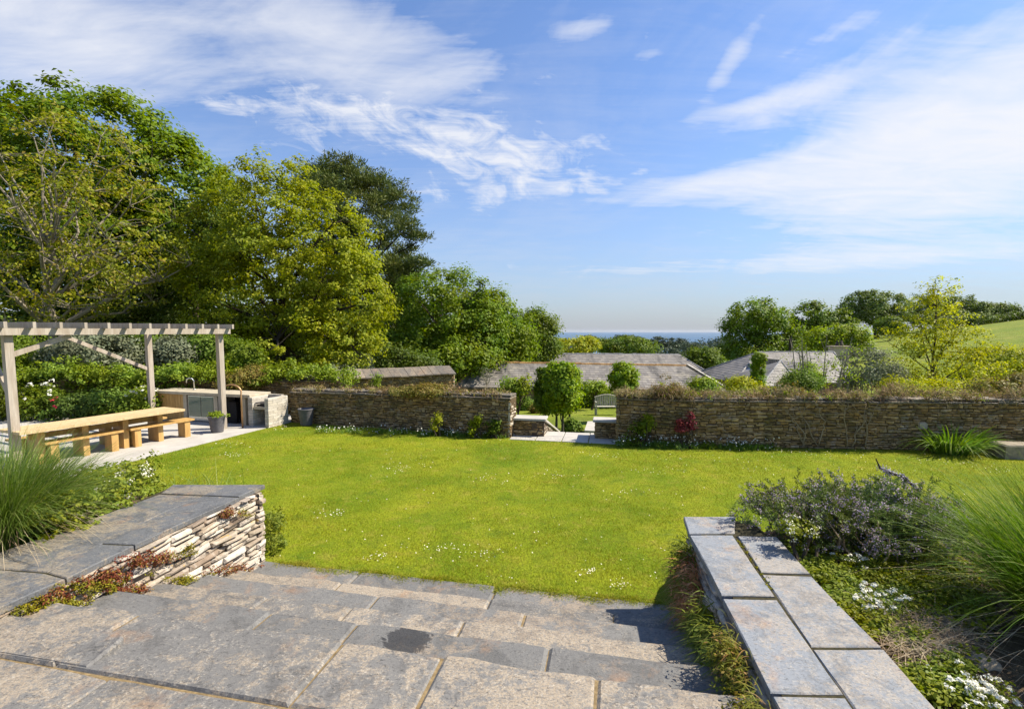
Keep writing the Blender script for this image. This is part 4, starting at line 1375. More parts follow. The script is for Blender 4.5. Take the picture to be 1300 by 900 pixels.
a1 = gp(243, 531, .44); a1 = Vector((a1.x, a1.y)) - tn * .12
bench(a1, 1.42, 'oak bench on the lawn side of the table, farther one near the planter')
bench(a1 - td * 1.55, 1.35, 'oak bench on the lawn side of the table, nearer one beside the tall grass')
a2 = T1 + tn * 1.0 - td * -.18
bench(a2, 1.42, 'oak bench on the far side of the table, end nearest the kitchen')
bench(a2 - td * 1.55, 1.35, 'oak bench on the far side of the table, nearer to the left edge')

# ================================================================= OUTDOOR KITCHEN
kd = Vector((.956, -.293)); kn = Vector((.293, .956))     # along the front (to the right) and away from us
K1 = gp(321, 541); K1 = Vector((K1.x, K1.y)); K0 = K1 - kd * 2.65
kb = (K1.x, K1.y, .012)
kit = thing('outdoor_kitchen', 'concrete outdoor kitchen counter with sink tap and fridge below', 'kitchen counter', kb)
HT = .86


def kbox(mb, s0, s1, d0, d1, z0, z1, bev=.006, mi=0):
    q = [K0 + kd * s0 + kn * d0, K0 + kd * s1 + kn * d0, K0 + kd * s1 + kn * d1, K0 + kd * s0 + kn * d1]
    mb.prism([(p.x, p.y) for p in q], z0, z1, mi, bev)


mb = MB(); kbox(mb, -1.0, 2.62, -.04, .72, HT - .075, HT, .01); part(mb, 'countertop', 'cast', kit, kb)
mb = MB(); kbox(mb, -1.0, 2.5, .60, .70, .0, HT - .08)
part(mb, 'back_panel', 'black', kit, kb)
for s in (-.95, .18, 1.32, 2.30):
    mb = MB(); kbox(mb, s, s + .12, .0, .60, .0, HT - .08); part(mb, 'side_panel', 'cast', kit, kb)
mb = MB(); kbox(mb, -.82, .17, .02, .06, .03, HT - .09)
for k in range(1, 9): kbox(mb, -.82 + k * .11 - .004, -.82 + k * .11 + .004, .012, .02, .04, HT - .10, 0)
part(mb, 'cupboard_door', 'oak_gold', kit, kb)
fr = MB(); kbox(fr, .33, 1.29, .03, .55, .04, HT - .10); fo = part(fr, 'fridge', 'steel', kit, kb)
for s0, s1 in ((.36, .80), (.83, 1.26)):
    mb = MB(); kbox(mb, s0, s1, .018, .030, .16, HT - .13, .003); part(mb, 'fridge_door', 'glass', fo, kb)
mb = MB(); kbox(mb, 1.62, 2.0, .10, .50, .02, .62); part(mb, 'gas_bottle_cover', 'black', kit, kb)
mb = MB(); kbox(mb, 1.46, 1.60, .05, .12, .10, .70); part(mb, 'hanging_cloth', 'char', kit, kb)
c = K0 + kd * .12 + kn * .42
mb = MB(); mb.tube([(c.x, c.y, HT), (c.x, c.y, HT + .26), (c.x - .03, c.y - .03, HT + .33), (c.x - .10, c.y - .05, HT + .36), (c.x - .17, c.y - .06, HT + .32), (c.x - .18, c.y - .065, HT + .22)], .018, 8)
mb.lathe([(.04, 0), (.04, .02), (.02, .03)], (c.x, c.y, HT), 12)
part(mb, 'tap', 'steel', kit, kb, True)

Q0 = K1 + kd * .02
bq = (Q0.x, Q0.y, .012)
bbq = thing('barbecue', 'pale block built barbecue with grill shelf at the end of the kitchen counter', 'barbecue', bq)


def qbox(mb, s0, s1, d0, d1, z0, z1, bev=.004, mi=0, zt=None):
    q = [Q0 + kd * s0 + kn * d0, Q0 + kd * s1 + kn * d0, Q0 + kd * s1 + kn * d1, Q0 + kd * s0 + kn * d1]
    mb.prism([(p.x, p.y) for p in q], z0, z1, mi, bev, zt)


rr = random.Random(6)


def block_wall(s0, s1, d0, d1, H):
    mb = MB(); z = .012; rowi = 0
    while z < H - .02:
        h = min(.072, H - z); d = d0 - (rowi % 2) * .16
        while d < d1:
            a, b = max(d, d0), min(d + .33, d1); d += .33
            if b - a > .03: qbox(mb, s0 + rr.uniform(-.004, .004), s1 + rr.uniform(-.004, .004), a + .003, b - .003, z, z + h - .005, .004)
        z += h; rowi += 1
    return mb


D1 = .62
part(block_wall(-.10, .05, -.06, D1, .80), 'side_wall', 'block', bbq, bq)
part(block_wall(.50, .62, -.10, D1, .80), 'side_wall', 'block', bbq, bq)
mb = block_wall(0, 0, 0, 0, 0); qbox(mb, .05, .50, D1 - .1, D1, .0, .82); part(mb, 'back_wall', 'block', bbq, bq)
mb = MB(); qbox(mb, .052, .498, -.02, D1 - .11, .48, .55); part(mb, 'shelf', 'cast', bbq, bq)
mb = MB()
for k in range(12): qbox(mb, .07 + k * .035, .082 + k * .035, .02, D1 - .12, .64, .652, 0)
qbox(mb, .06, .49, .02, .04, .630, .640, 0); qbox(mb, .06, .49, D1 - .15, D1 - .13, .630, .640, 0)
part(mb, 'grill', 'gutter', bbq, bq)
mb = MB(); qbox(mb, .10, .44, .05, D1 - .14, .552, .60, .015); part(mb, 'ash_tray', 'black', bbq, bq)

# planters
def pot(label, p, r, h, plant):
    base = (p.x, p.y, .012)
    t = thing('plant_pot', label, 'pot', base)
    mb = MB()
    prof = [(r * .70, 0)]
    for k in range(9): prof += [(r * (.70 + .30 * k / 9) + .004, h * (k + .2) / 9.5), (r * (.70 + .30 * (k + .5) / 9) + .010, h * (k + .6) / 9.5)]
    prof += [(r * 1.08, h * .95), (r * 1.08, h), (r * .93, h), (r * .90, h * .9), (0, h * .9)]
    mb.lathe(prof, (p.x, p.y, .012), 28)
    part(mb, 'pot', 'pot', t, base, True)
    if plant:
        rg = np.random.default_rng(3)
        C = np.array([p.x, p.y, h + .04]) + rg.normal(size=(26, 3)) * [r * .40, r * .40, .03]
        V, F = clump_leaves(C, np.full(26, .07), 24, .05, rg, .8)
        np_mesh('plant', V, F, M['lime'], t, base).location = (0, 0, 0)
    return t


pp = gp(276, 549)
pot('ribbed grey pot with a low green plant standing by the pergola post', pp, .19, .42, True)
pot('empty dark grey pot standing against the garden wall beside the barbecue', gp(389, 540) + Vector((0, .0, 0)), .20, .46, False)
hp = Vector((pp.x + .05, pp.y + .55, .012))
t = thing('pipe_hoop', 'bent copper hoop standing on the patio behind the planted pot', 'garden hoop', hp)
mb = MB(); pts = [(hp.x - .25, hp.y, .0), (hp.x - .25, hp.y, .55), (hp.x - .25, hp.y + .02, .95)]
pts += [(hp.x - .25 + .27 * (1 - math.cos(a)), hp.y + .03, .95 + .22 * math.sin(a)) for a in np.linspace(.3, 2.9, 9)] + [(hp.x + .29, hp.y, .9), (hp.x + .30, hp.y, .0)]
mb.tube(pts, .022, 8); part(mb, 'hoop', 'copper', t, tuple(hp), True)
hp = gp(183, 530); hp = Vector((hp.x - .4, hp.y + 1.4, .012))
t = thing('pipe_hoop', 'thin pale hoop at the left end of the kitchen counter', 'garden hoop', hp)
mb = MB(); pts = [(hp.x - .16, hp.y, .0), (hp.x - .16, hp.y, .95)] + [(hp.x - .16 * math.cos(a), hp.y, .95 + .18 * math.sin(a)) for a in np.linspace(.4, 2.8, 7)] + [(hp.x + .16, hp.y, .9), (hp.x + .16, hp.y, .0)]
mb.tube(pts, .012, 6); part(mb, 'hoop', 'oak_grey', t, tuple(hp), True)

# stone seat end at the far right, and the curved bench in the lower garden
sb = gp(1290, 583)
t = thing('stone_block', 'worn stone seat block against the right hand wall beside the strap leaved plant', 'stone block', (sb.x, sb.y, 0))
mb = MB(); mb.box((sb.x + .3, sb.y + .15, .14), (1.0, .42, .30), -.12, 0, .03); part(mb, 'block', 'rock', t, (sb.x, sb.y, 0))

bc = dp(771, 520, 24.0); bz = float(tz(bc.x, 24.0))
t = thing('garden_bench', 'curved back silvery wooden bench on the lower lawn', 'bench', (bc.x, 24., bz))
base = (bc.x, 24., bz); w_ = .62
zs = bz + .44
mb = MB()
for j in range(3): mb.box((bc.x, 23.78 + .14 * j, zs), (w_ * 2, .12, .035), 0, 0, .004)
part(mb, 'seat', 'bench_wood', t, base)
for sx in (-1, 1):
    for yy in (23.75, 24.1):
        mb = MB(); mb.box((bc.x + sx * (w_ - .04), yy, bz + .22), (.06, .06, .44), 0); part(mb, 'leg', 'bench_wood', t, base)
    mb = MB(); mb.bar((bc.x + sx * (w_ - .03), 23.73, zs + .22), (bc.x + sx * (w_ - .03), 24.14, zs + .22), .06, .04)
    mb.bar((bc.x + sx * (w_ - .03), 23.76, zs), (bc.x + sx * (w_ - .03), 23.76, zs + .2), .05, .05, up=(0, 1, 0)); part(mb, 'arm', 'bench_wood', t, base)
mb = MB(); K = 14
for i in range(K):
    x0 = -w_ + 2 * w_ * (i + .5) / K
    top = zs + .40 + .14 * math.cos(x0 / w_ * 1.5)
    mb.box((bc.x + x0, 24.14, (zs + .03 + top) / 2), (.055, .025, top - zs - .03), 0)
part(mb, 'backrest', 'bench_wood', t, base)
mb = MB(); mb.tube([(bc.x + w_ * s, 24.14, zs + .40 + .14 * math.cos(s * 1.5) + .02) for s in np.linspace(-1, 1, 13)], .028, 6)
part(mb, 'top_rail', 'bench_wood', t, base)

# power pole far behind the house
up_ = dp(1003.5, 431.5, 52); gz = float(tz(up_.x, 52))
t = thing('power_pole', 'wooden power pole with a crossarm behind the house roof', 'power pole', (up_.x, 52, gz))
mb = MB(); mb.tube([(up_.x, 52, gz), (up_.x, 52, up_.z + .2)], [.16, .11], 8); part(mb, 'pole', 'bark_dark', t, (up_.x, 52, gz))
mb = MB(); mb.bar((up_.x - .95, 52, up_.z), (up_.x + .5, 52, up_.z), .1, .12); part(mb, 'crossarm', 'bark_dark', t, (up_.x, 52, gz))
# ================================================================= TREES
def EP(px, py, Y, rx, ry, rd=None):
    """crown lobe seen at photo pixel (px, py), Y metres away, rx x ry pixels in size"""
    c = dp(px, py, Y); k = Y / F_PX
    return (c.x, Y, c.z, rx * k, (rd if rd else rx * k * .9), ry * k)


def foot(px, Y):
    x = dp(px, 450, Y).x
    return (x, Y, float(tz(x, Y)) - .05)


G1 = 'tall trees beyond the ivy wall'
make_tree('sycamore_tree', 'tall dense bright green sycamore behind the sparse tree, highest crown on the left', 'tree', foot(150, 31),
          [EP(120, 200, 31, 105, 88), EP(215, 255, 31.5, 82, 80), EP(60, 215, 32, 80, 80), EP(150, 330, 31, 130, 100), EP(262, 330, 31, 60, 90), EP(40, 370, 31, 95, 80)],
          900, 110, .27, .90, 'syc', trunk_r=.5, seed=11, group=G1, limbs=12, twigs=60, shell=.62, flat=.6, up=.7)
make_tree('ash_tree', 'sparse olive tree with grey branches showing, at the far left above the pergola', 'tree', foot(62, 22.5),
          [EP(70, 210, 22.5, 105, 75), EP(130, 285, 22, 105, 85), EP(20, 270, 23, 80, 95), EP(90, 360, 22.5, 125, 55), EP(175, 330, 22, 60, 60)],
          560, 24, .150, .40, 'sparse', bark='bark_grey', trunk_r=.25, seed=12, group=G1, limbs=34, twigs=560, twig_r=.030, shell=.45, fork=.15, up=.5, flat=.6)
make_tree('young_oak_tree', 'broad olive yellow tree with fresh leaves, middle of the left hand row', 'tree', foot(365, 24.5),
          [EP(345, 260, 24.5, 58, 62), EP(385, 320, 24, 92, 75), EP(330, 370, 24.5, 92, 78), EP(425, 385, 24, 78, 70), EP(290, 300, 25, 52, 68), EP(390, 440, 23.5, 95, 45), EP(290, 430, 24, 60, 45)],
          1250, 62, .150, .42, 'olive', bark='bark_dark', trunk_r=.28, seed=13, group=G1, limbs=16, twigs=340, twig_r=.02, shell=.6, flat=.6, up=.6, zmin=.6)
make_tree('dark_holly_tree', 'dark leaved tree filling the gap between the sycamore and the olive yellow tree', 'tree', foot(240, 28),
          [EP(240, 385, 28.5, 75, 70), EP(160, 420, 28, 90, 45), EP(255, 300, 29, 45, 60), EP(60, 430, 27, 95, 35), EP(340, 430, 28.5, 80, 50), EP(420, 440, 29, 50, 50), EP(120, 350, 28.5, 100, 60)], 520, 110, .20, .85, 'darkleaf', trunk_r=.3, seed=14, group=G1, limbs=8, twigs=60, shell=.6)
# Monterey pine: flat plates of needles on bare limbs
rngP = np.random.default_rng(21)
pb_ = foot(440, 44)
t = thing('pine_tree', 'tall dark green pine with flat layered plates of needles', 'tree', pb_, G1)
plates = [(432, 222, 44, 20), (470, 236, 40, 17), (405, 240, 34, 20), (500, 258, 30, 14), (455, 262, 52, 18), (420, 278, 46, 20), (515, 283, 22, 9), (488, 290, 30, 12), (530, 300, 17, 6), (460, 305, 46, 14), (505, 318, 28, 9), (425, 318, 46, 18),
          (528, 335, 18, 8), (480, 340, 45, 16), (512, 352, 26, 11), (440, 355, 48, 20), (490, 368, 38, 14), (415, 385, 46, 20), (470, 392, 42, 18), (510, 385, 22, 10), (455, 425, 50, 22), (500, 418, 32, 14)]
ells = [EP(a, b, 44 + rngP.normal() * 1.6, w, h) for a, b, w, h in plates]
Cs, Ds = [], []
for e in ells:
    op = e[2] > 8.5 and e[2] < 13.6 and e[0] > -14.2
    k = int(8 + e[3] * e[5] * (6 if op else 15))
    P, D = ellipsoid_points([e], k, rngP, .35, .2); P[:, 2] += .25 * (P[:, 0] - e[0]) * 0
    Cs.append(P); Ds.append(D)
C, D = np.concatenate(Cs), np.concatenate(Ds)
per = 90; off = rngP.normal(size=(len(C), per, 3)) * [.36, .36, .20]
Pn = (C[:, None] + off).reshape(-1, 3)
Dn = unit(off.reshape(-1, 3) + np.array([0, 0, .35]) + rngP.normal(size=(len(Pn), 3)) * .2)
nr = unit(rngP.normal(size=(len(Pn), 3)) + np.array([0, 0, .8])); nr = unit(nr - (nr * Dn).sum(1, keepdims=True) * Dn)
V, F = leaf_arrays(Pn, nr, .36 * rngP.uniform(.7, 1.2, len(Pn)), .085, rngP, 0., Dn)
np_mesh('crown', V, F, M['pine'], t, pb_).location = (0, 0, 0)
mb = MB(); tips = np.array([[e[0], e[1], e[2] - e[5] * .4] for e in ells])
tp = dp(442, 232, 44)
grow_limbs(mb, pb_, tp, .55, tips, rngP, len(tips), 6, 0, .07, .03, .2)
mb.build('trunk', M['bark_dark'], t, pb_).location = (0, 0, 0)

make_tree('sycamore_tree', 'rounded green sycamore right of the pine, largest of the three beside the barn', 'tree', foot(560, 37),
          [EP(560, 385, 37, 62, 46), EP(520, 430, 37, 55, 50), EP(600, 425, 37, 45, 46), EP(555, 452, 36, 80, 28), EP(470, 452, 36, 60, 36)], 520, 100, .22, .85, 'syc', trunk_r=.4, seed=15, group=G1, shell=.66, twigs=60, flat=.6, up=.7)
make_tree('sycamore_tree', 'smaller green sycamore stepping down towards the barn roof', 'tree', foot(625, 40),
          [EP(625, 405, 40, 36, 40), EP(650, 430, 40, 32, 36), EP(600, 445, 39.5, 40, 28), EP(640, 452, 39.5, 36, 18)], 330, 90, .22, .8, 'syc2', trunk_r=.3, seed=16, group=G1, shell=.62, twigs=60, flat=.6, up=.7)
make_tree('sycamore_tree', 'darker round tree ending the row right above the barn ridge', 'tree', foot(682, 44),
          [EP(682, 422, 44, 25, 30), EP(668, 445, 44, 28, 22), EP(695, 445, 44, 17, 22)], 240, 80, .22, .75, 'midleaf', trunk_r=.3, seed=17, group=G1, shell=.62, twigs=40, flat=.65)
make_tree('elder_tree', 'dark leafy understory trees behind the slate-topped wall', 'tree', foot(480, 30),
          [EP(400, 452, 31, 60, 26), EP(470, 458, 30, 60, 20), EP(530, 464, 30, 34, 13)], 230, 90, .17, .6, 'darkleaf', trunk_r=.15, seed=18, shell=.5, twigs=50)

make_tree('dark_holly_tree', 'dark evergreen filling in behind the green sycamores beside the pine', 'tree', foot(585, 47), [EP(575, 405, 47, 50, 40), EP(630, 425, 47, 45, 30), EP(540, 440, 46, 60, 30), EP(620, 450, 46, 60, 22)], 330, 80, .30, 1.0, 'darkleaf', trunk_r=.3, seed=19, group=G1, limbs=6, twigs=30, shell=.4)
G2 = 'trees far beyond the barn'
make_tree('willow_tree', 'yellow green feathery tree rising behind the barn left of the distant pines', 'tree', foot(728, 66), [EP(728, 441, 66, 28, 13), EP(745, 437, 66, 14, 9)], 130, 60, .30, .8, 'goldbush', trunk_r=.25, seed=31, group=G2, twigs=40)
make_tree('round_tree', 'rounded mid green tree behind the barn, in front of the distant pines', 'tree', foot(795, 100), [EP(795, 440, 100, 30, 13), EP(772, 441, 100, 20, 12), EP(815, 444, 100, 22, 9)], 170, 60, .42, 1.1, 'midleaf', trunk_r=.4, seed=32, group=G2, twigs=20)
far = [(748, 432, 11, 6, 150, 'dark flat topped pine at the left end of the distant row'), (790, 431, 18, 6, 155, 'dark pine showing above the rounded mid green tree'), (812, 432, 8, 4.5, 170, 'small dark pine standing clear against the sea'),
       (836, 435, 17, 8.5, 160, 'widest distant pine with a domed top against the sea'), (861, 436, 15, 8, 158, 'distant pine beside the widest one, on its right'), (879, 443, 12, 8, 150, 'last distant dark pine on the right, half behind the green tree')]
for i, (a, b, w, h, Y, lab) in enumerate(far):
    ft = foot(a, Y)
    make_tree('far_pine_tree', lab, 'tree', ft, [EP(a, b, Y, w, h), EP(a - w * .4, b + h * .5, Y, w * .5, h * .6), EP(a + w * .45, b + h * .4, Y, w * .5, h * .6)], 70, 60, .5, 1.25, 'pine_far', bark='bark_dark', trunk_r=.4, seed=40 + i,
              group='dark pines on the skyline before the sea', twigs=12, shell=.4, flat=.4, lump=.1)
ft = foot(820, 150)
C = []
rg = np.random.default_rng(4)
for _ in range(260):
    Y = rg.uniform(118, 170); px = rg.uniform(735, 935); c = dp(px, 450, Y)
    C.append((c.x, Y, float(tz(c.x, Y)) + rg.uniform(.3, 5.0)))
plant_clumps('woodland', 'dark band of far woodland below the distant pines', 'woodland', C, 2.0, 60, .6, 'pine_far', 5, flat=.7)
make_tree('hawthorn_tree', 'bushy green tree right of the barn ridge with the sea behind it', 'tree', foot(895, 48), [EP(892, 455, 48, 22, 17), EP(910, 468, 48, 20, 16), EP(876, 463, 48, 16, 14), EP(900, 478, 47, 30, 10)], 260, 60, .22, .55, 'midleaf', trunk_r=.2, seed=51, group=G2, twigs=80)

G3 = 'trees round the hill field'
make_tree('sycamore_tree', 'large open crowned green tree left of the house roof', 'tree', foot(965, 72),
          [EP(955, 405, 72, 34, 24), EP(935, 430, 72, 24, 26), EP(985, 420, 72, 28, 28), EP(955, 452, 71, 44, 24), EP(1000, 445, 71, 24, 22)], 330, 70, .36, 1.15, 'syc', bark='bark_dark', trunk_r=.5, seed=52, group=G3, twigs=120, shell=.6, limbs=14)
make_tree('oak_tree', 'loose crowned green tree behind the chimney', 'tree', foot(1042, 82),
          [EP(1030, 402, 82, 26, 18), EP(1062, 412, 82, 22, 18), EP(1015, 425, 82, 20, 20), EP(1045, 432, 81, 36, 18)], 200, 60, .42, 1.1, 'midleaf', trunk_r=.4, seed=53, group=G3, twigs=120, shell=.5)
make_tree('maple_tree', 'bright lime green tree behind the house roof', 'tree', foot(1070, 60), [EP(1068, 428, 60, 30, 16), EP(1040, 432, 60, 18, 14), EP(1085, 440, 59, 22, 16)], 180, 60, .28, .75, 'lime', trunk_r=.25, seed=54, group=G3, twigs=60)
make_tree('oak_tree', 'dark green wide tree on the crest of the hill', 'tree', foot(1112, 150), [EP(1105, 385, 150, 26, 15), EP(1132, 388, 150, 22, 16), EP(1085, 395, 150, 18, 13), EP(1120, 402, 148, 34, 12)], 230, 70, .62, 1.5, 'hillleaf', bark='bark_dark', trunk_r=.6, seed=55, group=G3, twigs=80, shell=.55)
make_tree('oak_tree', 'dark rounded tree on the hill crest behind the golden tree', 'tree', foot(1228, 165), [EP(1222, 388, 165, 24, 13), EP(1195, 385, 165, 16, 10), EP(1238, 394, 165, 14, 10), EP(1165, 388, 165, 22, 12), EP(1200, 404, 160, 50, 9)], 260, 70, .62, 1.5, 'hillleaf', bark='bark_dark', trunk_r=.6, seed=56, group=G3, twigs=20)
make_tree('oak_tree', 'low dark tree farthest right on the hill crest', 'tree', foot(1268, 170), [EP(1262, 394, 170, 18, 8), EP(1280, 395, 170, 11, 7)], 110, 60, .62, 1.5, 'hillleaf', trunk_r=.5, seed=57, group=G3, twigs=10)
make_bush('round_bush', 'single round dark green bush standing on the hill field', 'bush', [EP(1130, 414, 115, 14, 9.5)], 120, 70, .42, 1.0, 'midleaf', seed=58, stems=6, base=foot(1130, 115), shell=.6)
hedge_c = []
for _ in range(260):
    px = rg.uniform(1245, 1330); Y = 160 + rg.normal() * 3; c = dp(px, 450, Y)
    hedge_c.append((c.x, Y, float(tz(c.x, Y)) + rg.uniform(0, 2.2)))
plant_clumps('field_hedge', 'low dark hedge along the top edge of the hill field', 'hedge', hedge_c, 1.5, 30, .6, 'darkleaf', 6)
# golden tree
make_tree('golden_tree', 'slender open golden yellow tree rising above the right hand wall', 'tree', foot(1186, 21),
          [EP(1188, 395, 21, 40, 38), EP(1192, 370, 21, 22, 20), EP(1200, 430, 21, 58, 30), EP(1165, 425, 21, 42, 30), EP(1190, 465, 20.5, 72, 26), EP(1150, 480, 20, 55, 20), EP(1225, 480, 20, 40, 22)],
          380, 26, .100, .33, 'yellowtree', bark='bark', trunk_r=.085, seed=61, limbs=15, twigs=380, twig_r=.012, shell=.3, flat=.5, fork=.22, top=tuple(dp(1191, 368, 21)), wob=.02)
make_bush('golden_shrub', 'dense golden yellow shrub at the right edge above the wall', 'shrub', [EP(1268, 455, 23, 34, 17), EP(1295, 462, 23, 30, 22), EP(1245, 475, 22.5, 26, 16)], 230, 60, .10, .28, 'goldbush', seed=62, base=foot(1270, 23))
make_bush('bare_shrub', 'twiggy half bare shrub with yellow green leaves in front of the house', 'shrub', [EP(1045, 455, 17, 48, 30), EP(1065, 475, 17, 34, 22), EP(1020, 478, 17, 30, 18)], 110, 10, .07, .22, 'lime', seed=63, stems=0, base=foot(1045, 17), shell=.35)
sh = [o for o in col.objects if o.name == 'bare_shrub'][0]
mb = MB(); rg2 = np.random.default_rng(63); b_ = np.array(foot(1045, 17))
for k in range(16):
    a = dp(1045 + rg2.uniform(-42, 42), rg2.uniform(425, 465), 17 + rg2.normal() * .3); a = np.array(a); s = b_ + rg2.normal(size=3) * [.12, .12, 0]
    m = s * .55 + a * .45 + np.array([(a[0] - s[0]) * .22, 0, -.10]); mb.tube([s, m, a], [.045, .028, .008], 5)
    for j in range(4):
        f = rg2.uniform(.35, .95); q = s * (1 - f) + a * f + (m - (s + a) / 2) * .8 * math.sin(f * 3.1)
        mb.tube([q, q + np.array([rg2.normal() * .25, rg2.normal() * .2, rg2.uniform(.12, .5)])], [.012, .003], 4)
mb.build('branches', M['bark_grey'], sh, tuple(sh.location)).location = (0, 0, 0)
make_bush('grey_shrub', 'grey green twiggy shrub left of the golden tree', 'shrub', [EP(1104, 466, 18.5, 34, 26), EP(1122, 480, 18.5, 26, 18), EP(1090, 484, 18.5, 22, 14)], 190, 34, .085, .26, 'silver', seed=64, base=foot(1105, 18.5), stems=40, bark='bark_grey', shell=.4)
make_bush('ivy_column', 'upright pillar of ivy in front of the house roof', 'ivy', [EP(962, 468, 19, 7.5, 20), EP(964, 455, 19, 7, 8), EP(961, 484, 19, 8, 12)], 120, 50, .075, .14, 'pleach', seed=65, base=foot(962, 19), shell=.7)
for i, (nm, lab, ells, mt, sd) in enumerate([
    ('laurel_shrub', 'bright green laurel low in front of the house wing', [EP(1018, 485, 15.5, 24, 14), EP(1005, 492, 15.5, 20, 9)], 'midleaf', 71),
    ('golden_shrub', 'low golden green shrub just above the wall, left of the ivy pillar', [EP(938, 489, 15, 17, 9), EP(950, 496, 14.5, 22, 8)], 'goldbush', 72),
    ('lime_shrub', 'lime green climber mound right of the house wing', [EP(1026, 472, 20, 11, 11), EP(1032, 483, 19.5, 16, 10)], 'lime', 73),
    ('golden_shrub', 'spreading yellow shrub under the golden tree just over the wall', [EP(1165, 492, 15.5, 46, 11), EP(1215, 494, 15.5, 30, 10)], 'yellowtree', 74),
    ('mixed_shrub', 'brownish green shrub behind the wall top at the right edge', [EP(1270, 495, 13, 40, 14), EP(1300, 488, 13, 26, 14)], 'rust', 75),
    ('lime_shrub', 'small lime sprigs above the wall by the barn roof end', [EP(893, 492, 14, 14, 8)], 'lime', 76)]):
    make_bush(nm, lab, 'shrub', ells, 120, 40, .075, .20, mt, seed=sd, base=foot((ells[0][0] / ells[0][1]) * F_PX + 650, ells[0][1]))

# hedge and shrubs behind the ivy wall
make_bush('viburnum_shrub', 'large grey green shrub behind the pergola brace', 'shrub', [EP(120, 446, 17.2, 55, 22), EP(80, 455, 17, 30, 14)], 240, 60, .105, .30, 'silver', seed=81, base=foot(120, 17.2))
make_bush('viburnum_shrub', 'smaller grey green shrub between the two far pergola posts', 'shrub', [EP(222, 452, 17.5, 28, 22)], 130, 60, .10, .28, 'silver', seed=82, base=foot(222, 17.5))
make_bush('laurel_shrub', 'mid green bush right of the farthest pergola post', 'shrub', [EP(258, 444, 18.2, 34, 24), EP(300, 450, 18.5, 36, 20), EP(185, 440, 18.6, 30, 24)], 300, 60, .10, .3, 'midleaf', seed=83, base=foot(260, 18.2))
make_bush('laurel_shrub', 'dark bush behind the nearest pergola post', 'shrub', [EP(30, 450, 17, 50, 20), EP(-20, 440, 17, 60, 34)], 230, 50, .11, .32, 'midleaf', seed=84, base=foot(20, 17))
make_bush('hebe_shrub', 'rusty flowered shrub spilling over the wall behind the kitchen', 'shrub', [EP(310, 483, 15.0, 28, 14), EP(322, 478, 15.2, 20, 12)], 150, 50, .065, .17, 'rust', seed=85, base=(-8.0, 15.1, 1.0), stems=8)
make_bush('grey_willow_bush', 'dusty grey bush at the foot of the olive yellow tree', 'bush', [EP(448, 460, 24, 26, 14), EP(412, 470, 22, 40, 9)], 130, 50, .09, .28, 'silver', seed=86, base=foot(448, 24))
rg = np.random.default_rng(8)
Ci = []
for _ in range(620):
    x = rg.uniform(-18, -5.0); y = 15.35 + rg.normal() * .28
    Ci.append((x, y, 1.06 + abs(rg.normal()) * .20 + .12 * math.sin(x * 1.7)))
for _ in range(90):
    x = rg.uniform(-17, -9.2); Ci.append((x, 15.28 + rg.normal() * .04, rg.uniform(.35, 1.0)))
plant_clumps('ivy', 'glossy light green ivy capping the wall behind the pergola', 'ivy', Ci, .19, 46, .085, 'ivy', 9, up=.7)

# border in front of the ivy wall
bd = []
for i, (px, py, mt, w, h, lab, flw) in enumerate([
    (50, 512, 'midleaf', 32, 24, 'leafy rose bush with white flowers beside the nearest pergola post', 'white_petal'),
    (105, 515, 'darkleaf', 30, 20, 'dark rose bush with a few red flowers behind the table', 'red_petal'),
    (150, 512, 'midleaf', 30, 20, 'green border shrub behind the far end of the table', None),
    (183, 508, 'lime', 18, 16, 'pale leaved plant with white flowers by the middle pergola post', 'white_petal'),
    (-15, 505, 'darkleaf', 40, 26, 'dark border shrub at the left frame edge', None)]):
    e = [EP(px, py, 14.3, w, h), EP(px + w * .5, py + 6, 14.1, w * .6, h * .7)]
    make_bush('rose_bush' if flw else 'border_shrub', lab, 'shrub', e, 110, 34, .085, .2, mt, seed=90 + i, base=(e[0][0], 14.3, .012),
              extra=[('flower_head', flw, 15 if flw == 'white_petal' else 3, .060, .045, 9)] if flw else None)

# lower garden
def at_terrain(px, Y): return foot(px, Y)


for i, (px, Y, top, bot, w, lab) in enumerate([
    (707, 17.6, 466, 522, 15, 'pleached hornbeam on a bare stem, left of the row of three in the lower garden'),
    (715, 16.7, 466, 524, 14, 'pleached hornbeam on a bare stem, front one of the row of three'),
    (723.6, 18.3, 467, 521, 13, 'pleached hornbeam on a bare stem, right of the row of three'),
    (792, 20.5, 466, 504, 16, 'round clipped tree head above the end of the right hand wall'),
    (693, 20.0, 470, 526, 13, 'darker clipped tree at the back left of the pleached row')]):
    ft = at_terrain(px, Y); cy_, hh = (top + bot) / 2, (bot - top) / 2
    make_tree('pleached_tree', lab, 'tree', ft, [EP(px, cy_, Y, w, hh * .98), EP(px, cy_ - hh * .4, Y, w * 1.05, hh * .6), EP(px + 1.5, cy_ + hh * .4, Y, w * 1.02, hh * .6), EP(px - 3, top + 1, Y, w * .5, 6), EP(px + 6, top + 4, Y, w * .45, 5)], 175, 50, .12, .19, 'pleach' if i < 4 else 'midleaf',
              bark='stake', trunk_r=.055, seed=100 + i, group='clipped trees of the lower garden', limbs=5, twigs=20, shell=.5, lump=.24, up=.4, top=tuple(dp(px, cy_, Y)), wob=.0, flat=.9)
make_tree('apple_tree', 'small young apple tree just past the end of the left hand wall', 'tree', at_terrain(654, 18), [EP(652, 495, 18, 16, 13), EP(664, 488, 18, 10, 8), EP(645, 488, 18, 9, 7)], 70, 26, .11, .26, 'lime', trunk_r=.05, seed=110, twigs=40, limbs=7, shell=.35)
